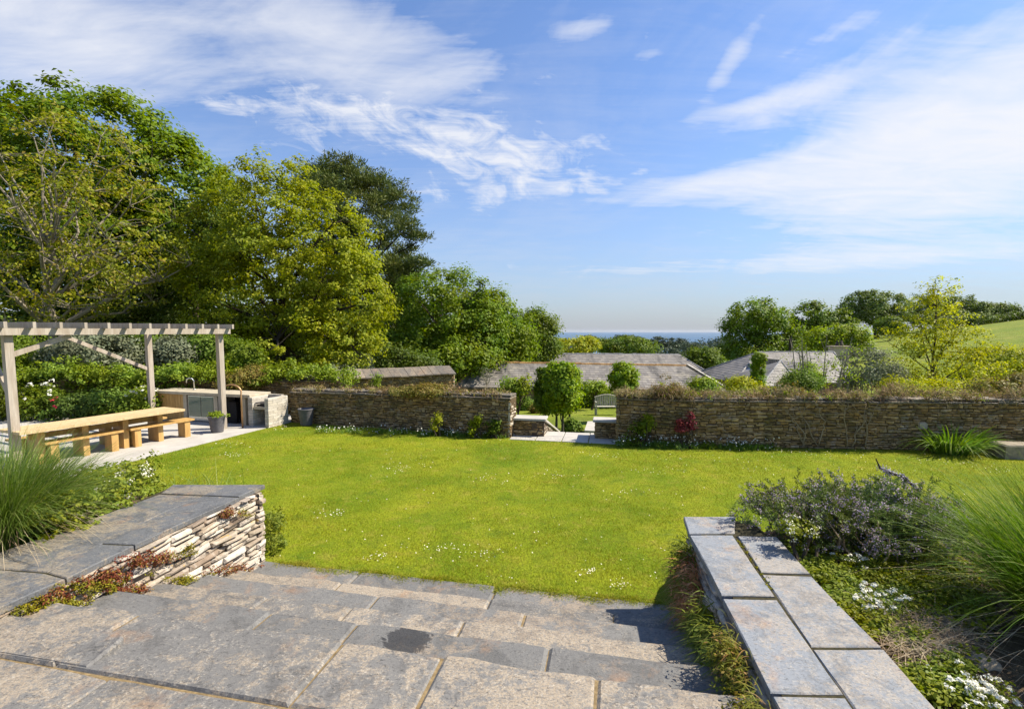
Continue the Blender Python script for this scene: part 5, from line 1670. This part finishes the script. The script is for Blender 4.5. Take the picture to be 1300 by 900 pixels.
make_tree('apple_tree', 'small pale tree against the barn roof, between the pleached row and the bench', 'tree', at_terrain(752, 27), [EP(750, 492, 27, 15, 7), EP(760, 489, 27, 8, 5)], 60, 30, .13, .3, 'lime', trunk_r=.05, seed=111, twigs=30, shell=.35)
make_tree('thorn_tree', 'bare twiggy little tree against the left end of the barn roof', 'tree', at_terrain(616, 30), [EP(617, 474, 30, 9, 12)], 40, 4, .08, .25, 'silver', bark='bark_grey', trunk_r=.03, seed=112, twigs=40, twig_r=.015, shell=.3)
hc = []
for _ in range(260):
    px = rg.uniform(733, 800); Y = 28.3 + rg.uniform(0, 1.4); c = dp(px, 450, Y); g = float(tz(c.x, Y))
    hc.append((c.x, Y, g + rg.uniform(.05, 1.1)))
h_ = make_bush('hedge', 'clipped green hedge behind the curved bench', 'hedge', [EP(755, 512, 28.5, 22, 10), EP(775, 512, 28.5, 20, 10)], 40, 40, .12, .3, 'pleach', seed=113, base=foot(765, 28.5))
o = plant_clumps('hedge_foliage', None, None, np.array(hc) - np.array(h_.location), .26, 44, .11, 'pleach', 7, parent=h_)
for i, (px, Y, w, h, mt, lab) in enumerate([(668, 27, 14, 7, 'midleaf', 'low green shrub in the lower border left of the pleached trees'), (682, 25, 7, 5, 'rust', 'small orange brown shrub in the lower border beside the pleached trees'), (727, 17.2, 8, 7, 'midleaf', 'small dark bush at the foot of the pleached trees')]):
    g = foot(px, Y); k = Y / F_PX
    make_bush('border_shrub', lab, 'shrub', [(g[0], Y, g[2] + h * k, w * k, w * k * .8, h * k * 1.2)], 70, 36, .11, .22, mt, seed=120 + i, base=g, stems=6)

# dry plants along the wall tops
def top_growth(name, label, pts, zt, thick, n, seed, mats, hgt, leaf=.06):
    r = np.random.default_rng(seed)
    parts = []
    for mt, share, sp in mats:
        k = int(n * share); C = []
        for _ in range(k):
            f = r.random() * (len(pts) - 1); i = min(int(f), len(pts) - 2); f -= i
            A, B = np.array(pts[i]), np.array(pts[i + 1]); p = A + (B - A) * f; d = (B - A) / np.linalg.norm(B - A); back = np.array([-d[1], d[0]])
            q = p + back * r.uniform(-.11, thick)
            lump = max(0., .25 + .9 * math.sin(p[0] * 1.3 + seed) * math.sin(p[0] * 3.7 + 1) + (.5 if p[0] > 7.5 else 0))
            if r.random() > .45 + lump: continue
            C.append((q[0], q[1], zt[0] + (zt[1] - zt[0]) * (i + f) / (len(pts) - 1) + .07 + abs(r.normal()) * hgt * (.4 + lump)))
        C = np.array(C); k = len(C)
        V1, F1 = clump_leaves(C, np.full(k, .10), 14, leaf, r, .3, None, .6, .45)
        if sp:
            per = 16; b = np.repeat(C, per, 0) + r.normal(size=(k * per, 3)) * .05
            V2, F2 = blade_arrays(b, unit(r.normal(size=(k * per, 3)) + np.array([0, 0, .5])), r.uniform(.08, .22, k * per), np.full(k * per, .010), r.uniform(.2, 1.2, k * per), r, 3)
            V1, F1, _ = join_np([(V1, F1), (V2, F2)])
        parts.append((V1, F1))
    V, F, mi = join_np(parts)
    tag(np_mesh(name, V, F, [M[m[0]] for m in mats], mi=mi), label, 'wall plants', kind='stuff')


top_growth('wall_top_plants', 'dry brown plants matted along the top of the right hand garden wall', wr, (1.05, 1.08), .5, 1000, 41, [('dry', .70, 1), ('rust', .20, 0), ('lime', .10, 0)], .085)
top_growth('wall_top_plants', 'thin brown and green growth on the top of the left hand garden wall', wl, (.87, .98), .45, 170, 42, [('dry', .6, 1), ('rust', .4, 0)], .05)
make_bush('valerian_plant', 'rusty seeding plant growing on top of the left hand garden wall', 'plant', [EP(540, 495, 12.4, 28, 7), EP(515, 497, 12.4, 20, 5)], 110, 30, .055, .12, 'rust', seed=131, base=(*dp(535, 500, 12.4)[:2], .97), stems=6)
for i, (px, py, Y, w, h, mt, lab) in enumerate([(478, 484, 16.9, 10, 8, 'lime', 'bright ivy patch on the slate-topped boundary wall'), (555, 537, 12.0, 7, 12, 'yellowtree', 'yellow green climber on the left hand garden wall'), (605, 541, 11.75, 5, 12, 'lime', 'slender lime green plant leaning on the left hand garden wall'),
                                               (628, 545, 11.75, 8, 9, 'midleaf', 'small green climber near the end of the left hand garden wall'), (872, 537, 10.72, 13, 13, 'crimson', 'crimson leaved shrub against the right hand wall'),
                                               (812, 548, 10.9, 22, 15, 'midleaf', 'green border plant at the foot of the right hand wall beside the gateway'), (822, 536, 10.92, 8, 12, 'lime', 'thin lime green climber on the right hand wall near the gateway')]):
    c = EP(px, py, Y, w, h, .12)
    make_bush('climber_plant' if mt != 'crimson' else 'crimson_shrub', lab, 'plant', [c, (c[0] + .06, c[1], c[2] + c[5] * .7, c[3] * .5, c[4], c[5] * .6), (c[0] - .1, c[1] - .03, c[2] - c[5] * .5, c[3] * .8, c[4], c[5] * .5)], 42, 16, .055, .085, mt, seed=140 + i, base=(c[0], c[1], 0.0), stems=9, shell=.05, lump=.5, zmin=.03)
# snowdrop-like white edging plants at the wall feet
C, W = [], []
for px0, px1, py, nC in ((785, 985, 566, 330), (400, 640, 549, 160), (985, 1190, 567, 40)):
    for _ in range(nC):
        px = rg.uniform(px0, px1); f = (px - px0) / (px1 - px0)
        q = gp(px, py + (4 * f if px0 == 785 else (6 * f if px0 == 400 else 1)) + rg.normal() * 1.6, 0.)
        C.append((q.x, q.y + .08, .05 + rg.random() * (.20 if px0 == 785 else .10)))
C = np.array(C); k = len(C)
V1, F1 = blade_arrays(np.repeat(C * [1, 1, 0], 9, 0) + rg.normal(size=(k * 9, 3)) * [.07, .05, 0], unit(rg.normal(size=(k * 9, 3)) * [.35, .35, 0] + [0, 0, 1]), rg.uniform(.10, .26, k * 9), np.full(k * 9, .016), rg.uniform(.2, .9, k * 9), rg, 3)
kk = rg.choice(k, k // 2); P = np.repeat(C[kk], 3, 0) + rg.normal(size=(len(kk) * 3, 3)) * [.06, .05, .04]
V2, F2 = leaf_arrays(P, unit(rg.normal(size=(len(P), 3)) * .5 + [0, -.3, .8]), .038, .034, rg, .1)
V, F, mi = join_np([(V1, F1), (V2, F2)])
tag(np_mesh('edging_plants', V, F, [M['strap'], M['white_petal']], mi=mi), 'green edging plants with small white flowers along the garden wall feet', 'edging plants', kind='stuff')

# leafless climber on the right wall
M['straw_stem'] = plain_mat('pale climber bark', (.30, .235, .15), .9, .1, var=.3)
vb = gp(1050, 569); t = thing('bare_climber', 'leafless pale stems of a climber spread over the right hand wall', 'climber', (vb.x, vb.y, 0))
mb = MB(); rgv = np.random.default_rng(17)
for px0, trail in [(1022, [(1020, 560), (1016, 540), (1005, 527), (1000, 519)]), (1024, [(1025, 553), (1014, 538), (1018, 522)]), (1041, [(1046, 548), (1050, 535), (1042, 522), (1038, 511)]), (1076, [(1075, 545), (1073, 525), (1077, 512)]), (1082, [(1090, 545), (1098, 535), (1088, 522), (1083, 512)]), (1098, [(1100, 540), (1108, 525), (1114, 512)]), (1040, [(1020, 527), (1030, 515)])]:
    pts = []
    for px, py in [(px0, 567)] + trail:
        c = dp(px, py, 10.53 - .0); pts.append((c.x, float(np.interp(c.x, WX, WY)) - .035, max(c.z, .0)))
    P = [Vector(p) for p in pts]; Q = []
    for a, b in zip(P[:-1], P[1:]): Q += [a, a.lerp(b, .33) + Vector((rgv.normal() * .035, 0, 0)), a.lerp(b, .66) + Vector((rgv.normal() * .035, 0, 0))]
    Q.append(P[-1]); mb.tube(Q, list(np.linspace(.013, .006, len(Q))), 5)
    for _ in range(4):
        q = Q[int(rgv.integers(1, len(Q)))]; e_ = q + Vector((rgv.normal() * .12, 0, abs(rgv.normal()) * .22)); e_.z = min(e_.z, 1.05)
        mb.tube([q, q.lerp(e_, .5) + Vector((rgv.normal() * .03, -.01, 0)), e_], [.006, .005, .003], 4)
mb.build('stems', M['straw_stem'], t, (vb.x, vb.y, 0), True).location = (0, 0, 0)
# ================================================================= NEAR PLANTING
def grass_clump(name, label, c, r, h, n, mat, seed, lean=(0, 0), width=.008, droop=1.0, dead=.10, spread=.62):
    rg = np.random.default_rng(seed)
    t = thing(name, label, 'ornamental grass', c)
    a = rg.random(n) * 2 * math.pi; q = np.sqrt(rg.random(n))
    base = np.stack([np.cos(a) * q * r * .42, np.sin(a) * q * r * .42, np.zeros(n)], 1)
    tip = unit(np.stack([np.cos(a) * q * spread + lean[0], np.sin(a) * q * spread + lean[1], np.ones(n)], 1) + rg.normal(size=(n, 3)) * .12)
    L = h * rg.uniform(.65, 1.25, n)
    V, F = blade_arrays(base, tip, L, width * rg.uniform(.6, 1.2, n), droop * rg.uniform(.25, 1.0, n) * (.5 + q * .7), rg, 7)
    np_mesh('blades', V, F, M[mat], t)
    k = int(n * dead)
    V, F = blade_arrays(base[:k] * 1.2, unit(tip[:k] * [1.8, 1.8, .7]), L[:k] * .8, np.full(k, width * .8), np.full(k, 1.1), rg, 5)
    np_mesh('dead_blades', V, F, M['straw'], t)
    return t


grass_clump('ornamental_grass', 'big arching clump of fine ornamental grass in the left bed, in front of the pergola', (-4.45, 4.05, bedL(-4.45, 4.05) - .02), .78, 1.02, 7600, 'miscanthus', 5, (-.05, -.06), .0074, .74, spread=.50, dead=.03)
grass_clump('ornamental_grass', 'bright green arching grass clump at the right frame edge', (3.60, 2.74, .72), .95, 1.08, 5800, 'miscanthus_b', 6, (.0, .0), .0080, .72, spread=.42, dead=.03)


def upright_stems(name, label, cat, centres, h, mat, seed, lean=.25, width=.01, group=None, head=None):
    rg = np.random.default_rng(seed); C = np.asarray(centres, float); n = len(C)
    b = tuple(C.mean(0)); t = thing(name, label, cat, b, group)
    tip = unit(rg.normal(size=(n, 3)) * [lean, lean, 0] + [0, 0, 1]); L = h * rg.uniform(.6, 1.2, n)
    V, F = blade_arrays(C, tip, L, np.full(n, width), rg.uniform(.1, .7, n), rg, 5)
    np_mesh('blades', V, F, M[mat], t, b).location = (0, 0, 0)
    return t


rg = np.random.default_rng(77)
cx0 = gp(195, 615, .5)
C = np.array([cx0.x, cx0.y + .5, .3]) + rg.normal(size=(240, 3)) * [.50, .35, .0]
C[:, 2] = bedL(C[:, 0], C[:, 1])
upright_stems('meadow_grass', 'loose wispy grass stems leaning over the lawn behind the left coping', 'wild grass', C, .72, 'miscanthus', 78, .45, .011)
e = [EP(140, 628, 5.2, 46, 26, .35), EP(172, 622, 5.5, 30, 20, .3), EP(120, 655, 4.75, 32, 22, .25)]
make_bush('white_flower_bush', 'leafy plant topped with cream white flower heads beside the left coping', 'flowering plant', e, 170, 34, .042, .09, 'groundleaf', seed=150, base=(e[0][0], e[0][1], bedL(e[0][0], e[0][1])), stems=10, zmin=.72,
          extra=[('flower_head', 'cream_petal', 34, .022, .05, 22)])
e = [EP(95, 684, 4.25, 34, 17, .16), EP(140, 662, 4.7, 24, 14, .16), EP(60, 695, 4.05, 24, 12, .12)]
make_bush('ground_geranium', 'low bright green leafy plant along the back edge of the left coping', 'plant', e, 130, 24, .045, .07, 'groundleaf', seed=151, base=(e[0][0], e[0][1], .76), stems=0, zmin=.78)
make_bush('lavender_bush', 'small dark green bush at the foot of the left wall end on the lawn', 'plant', [EP(347, 668, 5.75, 10, 16, .14), EP(349, 690, 5.55, 12, 10, .14)], 60, 36, .03, .07, 'fern', seed=152, base=(-2.72, 5.6, 0), stems=0, zmin=.02)

# stonecrop and moss in the joints of the left wall and along the step ends
rg = np.random.default_rng(31)
LAv, LBv = np.array([*LA]), np.array([*LB]); outv = np.array([.98, -.19])


def wall_patch(px, py, f_depth=0.0):
    """point on the left wall's face seen at photo pixel"""
    d = np.array(pix_dir(px, py)); o_ = np.array([0, 0, CAM_H])
    nrm = np.array([-(LBv - LAv)[1], (LBv - LAv)[0], 0]); p0 = np.array([*LA, 0])
    t = ((p0 - o_) @ nrm) / (d @ nrm)
    return o_ + d * t


sp = []; ms = []
for px, py, sx, sy, n, kind in [(120, 745, 45, 9, 60, 'm'), (75, 765, 40, 7, 60, 'm'), (45, 772, 30, 5, 40, 'm'), (130, 732, 40, 12, 55, 's'), (180, 708, 34, 12, 60, 's'), (285, 650, 9, 7, 34, 's'), (240, 735, 40, 5, 40, 'm'), (290, 722, 30, 5, 40, 's'), (160, 745, 30, 8, 40, 's'), (235, 700, 18, 14, 16, 'm'), (310, 650, 14, 8, 10, 'm'), (60, 755, 30, 8, 30, 's')]:
    for _ in range(int(n * .62)):
        p = wall_patch(px + rg.normal() * sx * .5, py + rg.normal() * sy * .5)
        if 0 < p[2] < .83: (ms if kind == 'm' else sp).append(p + np.array([.03, -.01, 0]))
plant_clumps('stonecrop', 'red stonecrop rooted in the joints of the left wall', 'stonecrop', sp, .04, 32, .018, 'sedum', 32, up=.3)
plant_clumps('moss', 'yellow green moss along the foot of the left wall', 'moss', ms, .04, 36, .016, 'moss', 33, up=.4)
C = []
for s_, n_, z_ in [(rg.uniform(-3.55, .7), 4.17, .10) for _ in range(22)] + [(rg.uniform(-3.5, .7), 3.77, .25) for _ in range(10)]:
    x_, y_ = SP(s_, n_ + .03); C.append((x_, y_, z_ - .04))
plant_clumps('moss', 'small weeds and moss in the joints between the treads', 'moss', C, .02, 14, .014, 'moss', 34)
# ragged turf overhanging the lowest slab
C = []
for _ in range(420):
    s_ = rg.uniform(-3.6, .85); x_, y_ = SP(s_, 4.635 + rg.normal() * .03 + .03 * math.sin(s_ * 7)); C.append((x_, y_, .01))
C = np.array(C); n = len(C) * 26
V, F = blade_arrays(np.repeat(C, 26, 0) + rg.normal(size=(n, 3)) * [.035, .03, 0], unit(rg.normal(size=(n, 3)) * [.6, .6, 0] + [0, -.25, 1]), rg.uniform(.02, .065, n), np.full(n, .006), rg.uniform(.2, 1., n), rg, 2)
tag(np_mesh('lawn_edge', V, F, M['blade']), 'ragged grass edge of the lawn hanging over the lowest step slab', 'grass', kind='stuff')

# ferns, heather and moss hanging from the right wall's face
RAv, RBv = np.array([*RA]), np.array([*RB])


def rw_pt(f, z, o=.04):
    p = RAv + (RBv - RAv) * f; return np.array([p[0] - .985 * o, p[1] + .175 * o, z])


M['tuft'] = leaf_mat('olive tuft blades', (.10, .115, .014), (.22, .21, .03), .25, .2, c3=(.28, .16, .06), patch=4.)
k = 0
for lab, mt, spots, h, wd in [
    ('dark green ferny plants growing from the face of the right wall', 'fern', [(rg.uniform(.50, .93), rg.uniform(.15, .72)) for _ in range(46)], .20, .011),
    ('olive green spiky tuft hanging over the steps at the near end of the right wall', 'tuft', [(rg.uniform(.40, .56), rg.uniform(.72, .80)) for _ in range(14)], .13, .006),
    ('salmon orange heather growing from the middle of the right wall face', 'heather', [(rg.uniform(.78, .88), rg.uniform(.35, .66)) for _ in range(22)], .17, .009)]:
    C = np.array([rw_pt(f, z) for f, z in spots]); per = 44; n = len(C) * per
    b = np.repeat(C, per, 0) + rg.normal(size=(n, 3)) * [.02, .05, .04]
    V, F = blade_arrays(b, unit(rg.normal(size=(n, 3)) * [.45, .6, .5] + [-.75, -.05, .55]), h * rg.uniform(.4, 1.2, n), np.full(n, wd), rg.uniform(.3, 1.1, n), rg, 4)
    t = thing('wall_fern' if mt == 'fern' else ('wall_tuft' if mt == 'tuft' else 'wall_heather'), lab, 'wall plant', tuple(C.mean(0)))
    np_mesh('fronds', V, F, M[mt], t, tuple(C.mean(0))).location = (0, 0, 0)
    # leaflets along the fronds give the mass some body
    L = clump_leaves(C + np.array([-.07, 0, .01]), np.full(len(C), .10), 70 if mt != 'heather' else 26, .028, rg, .4, None, .9, .5)
    np_mesh('leaflets', L[0], L[1], M[mt], t, tuple(C.mean(0))).location = (0, 0, 0)
    k += 1
C = []
for s0 in (.3, .42, .55, .65, .78):
    for _ in range(9):
        p = gp(935 + (s0 - .3) * 330 + rg.normal() * 6, 690 + (s0 - .3) * 460 + rg.normal() * 12, .868); C.append(p)
plant_clumps('moss', 'moss and seedlings along the joint of the right coping', 'moss', [gp(938 + f * 42 + rg.normal() * 2, 686 + f * 62, .855) for f in rg.random(30)], .015, 14, .014, 'moss', 36)

# rosemary: a sprawling mass of flowering sprigs
def rosemary():
    rg = np.random.default_rng(91)
    c = np.array([2.62, 3.95, .74])
    t = thing('rosemary_bush', 'sprawling dark rosemary with lilac flowers lying over the far end of the right coping', 'shrub', tuple(c))
    ells = [EP(1000, 655, 4.35, 66, 26, .30), EP(1075, 655, 4.2, 66, 48, .40), EP(1145, 658, 4.1, 58, 54, .40), EP(1105, 700, 3.85, 66, 44, .34), EP(1045, 680, 4.0, 56, 34, .3), EP(1175, 700, 3.8, 48, 50, .3)]
    C, D = ellipsoid_points(ells, 1150, rg, .45, .25, .79)
    V1s, F1s, S = [], [], MB()
    n = len(C)
    dirs = unit(D * .7 + rg.normal(size=(n, 3)) * .45 + [-.25, .05, .35])
    L = rg.uniform(.10, .26, n)
    per = 46
    s = np.tile(np.linspace(0, 1, per), n)
    base = np.repeat(C - dirs * (L * .5)[:, None], per, 0); dr_ = np.repeat(dirs, per, 0); LL = np.repeat(L, per)
    P = base + dr_ * (s * LL)[:, None]
    side = unit(np.cross(dr_, rg.normal(size=(n * per, 3))))
    Dn = unit(side + dr_ * .75)
    nr = unit(np.cross(Dn, side) + rg.normal(size=(n * per, 3)) * .2)
    nr = unit(nr - (nr * Dn).sum(1, keepdims=True) * Dn)
    V, F = leaf_arrays(P + Dn * .012, nr, .030, .0075, rg, 0., Dn)
    np_mesh('foliage', V, F, M['rosemary'], t, tuple(c)).location = (0, 0, 0)
    k = rg.choice(n, 430, replace=False); per = 34
    Pf = np.repeat(C[k], per, 0) + np.repeat(dirs[k], per, 0) * (np.tile(np.linspace(-.3, .55, per), len(k)) * np.repeat(L[k], per))[:, None] + rg.normal(size=(len(k) * per, 3)) * .013
    V, F = leaf_arrays(Pf, unit(rg.normal(size=(len(Pf), 3)) + [0, 0, .5]), .015 * rg.uniform(.6, 1.3, len(Pf)), .012, rg, .2)
    np_mesh('flowers', V, F, M['lilac'], t, tuple(c)).location = (0, 0, 0)
    mb = MB()
    for j in rg.choice(n, 120, replace=False):
        b = np.array([C[j][0] * .6 + c[0] * .4 + .2, max(C[j][1] * .7 + c[1] * .3, 3.0), .76]) + rg.normal(size=3) * [.12, .1, 0]
        m = b * .4 + C[j] * .6 + rg.normal(size=3) * .05 + [0, 0, -.06]
        mb.tube([b, m, C[j]], [.012, .007, .003], 4, cap=False)
    mb.build('stems', M['straw'], t, tuple(c)).location = (0, 0, 0)
    # the one long flowering sprig standing out over the lawn
    a = [dp(1165, 622, 4.1), dp(1148, 606, 4.1), dp(1130, 600, 4.1), dp(1117, 594, 4.1), dp(1112, 582, 4.1)]
    mb = MB(); mb.tube(a, [.012, .011, .010, .008, .004], 6)
    sprig = mb.build('long_sprig', M['bark_dark'], t, tuple(c)); sprig.location = (0, 0, 0)
    A = np.array([list(p) for p in a]); per = 300; ss = rg.random(per) * 3.1; i0 = np.minimum(ss.astype(int), 3)
    P = A[i0] + (A[np.minimum(i0 + 1, 4)] - A[i0]) * (ss - i0)[:, None] + rg.normal(size=(per, 3)) * .013
    V, F = leaf_arrays(P, unit(rg.normal(size=(per, 3))), .018, .013, rg, .2)
    np_mesh('sprig_flowers', V, F, M['furz'], sprig, tuple(c)).location = (0, 0, 0)
    return t


rosemary()


def candytuft(label, px, py, rpx, n, seed, hgt=.10):
    rg = np.random.default_rng(seed)
    c = gp(px, py, .80); k = c.y / F_PX; r = rpx * k
    t = thing('candytuft', label, 'flowering plant', (c.x, c.y, .76))
    C = np.array([c.x, c.y, .80]) + np.clip(rg.normal(size=(n, 3)), -1.6, 1.6) * [r * .55, r * .5, hgt * .3]
    V, F = clump_leaves(C + [0, 0, -.02], np.full(n, .05), 26, .028, rg, .5, None, .8, .4)
    np_mesh('foliage', V, F, M['groundleaf'], t, (c.x, c.y, .76)).location = (0, 0, 0)
    q = C[rg.choice(n, int(n * .75), replace=False)] + [0, 0, .045]
    for j in range(len(q)):
        V, F = clump_leaves(q[j:j + 1], np.full(1, .018), 22, .012, rg, .9, None, .5, .9)
        np_mesh('flower_head', V, F, M['white_petal'], t, (c.x, c.y, .76)).location = (0, 0, 0)


candytuft('clump of white candytuft in the middle of the right bed beside the coping', 1113, 766, 36, 66, 161)
candytuft('white flowered plant with yellow green stems in the bottom right corner', 1238, 880, 46, 60, 162)
candytuft('small white flowers peeping out at the rosemary foot', 1085, 718, 22, 18, 163)
e = [EP(1030, 652, 3.9, 26, 14, .15)]
make_bush('pale_flower_plant', 'sprig of pale yellow flowers among the rosemary', 'flowering plant', [EP(1012, 672, 3.75, 20, 12, .12)], 30, 18, .03, .05, 'groundleaf', seed=164, base=(2.2, 3.7, .76), stems=4, extra=[('flower_head', 'cream_petal', 18, .014, .03, 14)])

# low ground cover, straw and rocks in the right bed
rg = np.random.default_rng(55)
C = []
for px, py, sx, sy, n in [(1040, 725, 26, 16, 150), (1070, 765, 20, 20, 110), (1105, 800, 20, 16, 70), (1020, 700, 18, 12, 60), (1160, 765, 40, 26, 190), (1130, 725, 40, 18, 150), (1190, 735, 34, 26, 150), (1230, 770, 30, 30, 110), (1215, 850, 26, 14, 50), (1190, 880, 30, 14, 60), (1150, 815, 20, 10, 34), (1165, 868, 14, 12, 40), (1200, 690, 30, 20, 60)]:
    for _ in range(n):
        q = gp(px + rg.normal() * sx * .6, py + rg.normal() * sy * .6, .77); C.append((q.x, q.y, .775 + rg.random() * .05))
C = np.array([c for c in C if bedR(c[0], c[1]) > .6 and c[0] > 1.62 + (3.9 - c[1]) * -.16 + .0])
plant_clumps('ground_cover', 'low green creeping ground cover in the right bed', 'ground cover', C, .055, 22, .030, 'groundleaf', 56, up=.9)
nS = 1500
pxs = np.where(rg.random(nS) < .75, rg.normal(1185, 26, nS), rg.normal(1150, 30, nS)); pys = rg.normal(808, 17, nS)
B = np.array([gp(a, b, .775) for a, b in zip(pxs, pys)])
ang_ = rg.random(nS) * 6.28
V, F = blade_arrays(B + np.stack([np.zeros(nS), np.zeros(nS), rg.random(nS) * .05], 1), unit(np.stack([np.cos(ang_), np.sin(ang_), rg.uniform(-.02, .28, nS)], 1)), rg.uniform(.08, .28, nS), np.full(nS, .0048), rg.uniform(0, .3, nS), rg, 3)
tag(np_mesh('straw', V, F, M['straw']), 'dry straw coloured grass litter lying on the right bed', 'straw', kind='stuff')


def rock(label, px, py, rpx, seed, flat=.6):
    r = random.Random(seed); c = gp(px, py, .80); k = c.y / F_PX * rpx
    import bmesh
    bm = bmesh.new(); bmesh.ops.create_icosphere(bm, subdivisions=3, radius=1)
    ks = [Vector((r.gauss(0, 1), r.gauss(0, 1), r.gauss(0, 1))) * 1.5 for _ in range(5)]
    for v in bm.verts:
        d = v.co.normalized(); s = 1 + .12 * sum(math.sin(d.dot(q) * 1.6 + i) for i, q in enumerate(ks)) / 1.6
        v.co = Vector((d.x * s * k, d.y * s * k * .8, d.z * s * k * flat))
    me = bpy.data.meshes.new('rock'); bm.to_mesh(me); bm.free()
    for p in me.polygons: p.use_smooth = True
    o = link_mesh('rock', me, M['rock'], None, (c.x, c.y, .775)); tag(o, label, 'rock')


rock('rounded brown rock in the right bed under the bright grass', 1247, 838, 22, 4)
rock('small rock at the edge of the straw, left of the larger brown rock', 1200, 806, 12, 5)

# strap leaved clump at the foot of the right wall, and little tufts
ic = gp(1220, 578); n = 420
t = thing('strap_leaf_plant', 'arching strap leaved clump at the right end of the lawn by the wall', 'plant', (ic.x, ic.y + .15, 0))
rg = np.random.default_rng(66)
a = rg.random(n) * 6.28; q = np.sqrt(rg.random(n))
base = np.stack([np.cos(a) * q * .45, np.sin(a) * q * .22, np.zeros(n)], 1)
V, F = blade_arrays(base, unit(np.stack([np.cos(a) * q * .7, np.sin(a) * q * .5 - .1, np.ones(n)], 1)), rg.uniform(.50, .95, n), np.full(n, .034), rg.uniform(.2, 1., n), rg, 6)
np_mesh('leaves', V, F, M['strap'], t)
for px, lab in ((1130, 'small green weed tuft at the foot of the right wall, middle one of three'), (1153, 'wider green weed tuft at the foot of the right wall beside the strap leaved clump'), (1085, 'tiny weed tuft at the foot of the right wall under the bare climber')):
    p = gp(px, 569); n = 60 if px != 1153 else 110
    t = thing('weed_tuft', lab, 'weed', (p.x, p.y, 0), None)
    V, F = blade_arrays(rg.normal(size=(n, 3)) * [.06, .04, 0], unit(rg.normal(size=(n, 3)) * [.5, .5, 0] + [0, 0, 1]), rg.uniform(.06, .17, n), np.full(n, .018), rg.uniform(.2, 1., n), rg, 4)
    np_mesh('leaves', V, F, M['strap'], t)
# ================================================================= THE AIR
hz = bpy.data.materials.new('sea haze'); hz.use_nodes = True
hz.node_tree.nodes.clear()
_o = hz.node_tree.nodes.new('ShaderNodeOutputMaterial'); _v = hz.node_tree.nodes.new('ShaderNodeVolumePrincipled')
_v.inputs['Color'].default_value = (.86, .91, 1., 1); _v.inputs["Density"].default_value = 2e-5
_v.inputs['Anisotropy'].default_value = .2
hz.node_tree.links.new(_v.outputs[0], _o.inputs['Volume'])
mb = MB(); mb.poly([(x_, y_, z_) for z_ in (-70, 24) for x_, y_ in ((-21000, -60), (21000, -60), (21000, 20500), (-21000, 20500))], [[3, 2, 1, 0], [4, 5, 6, 7], [0, 1, 5, 4], [1, 2, 6, 5], [2, 3, 7, 6], [3, 0, 4, 7]])
tag(mb.build('haze', hz), kind='stuff')
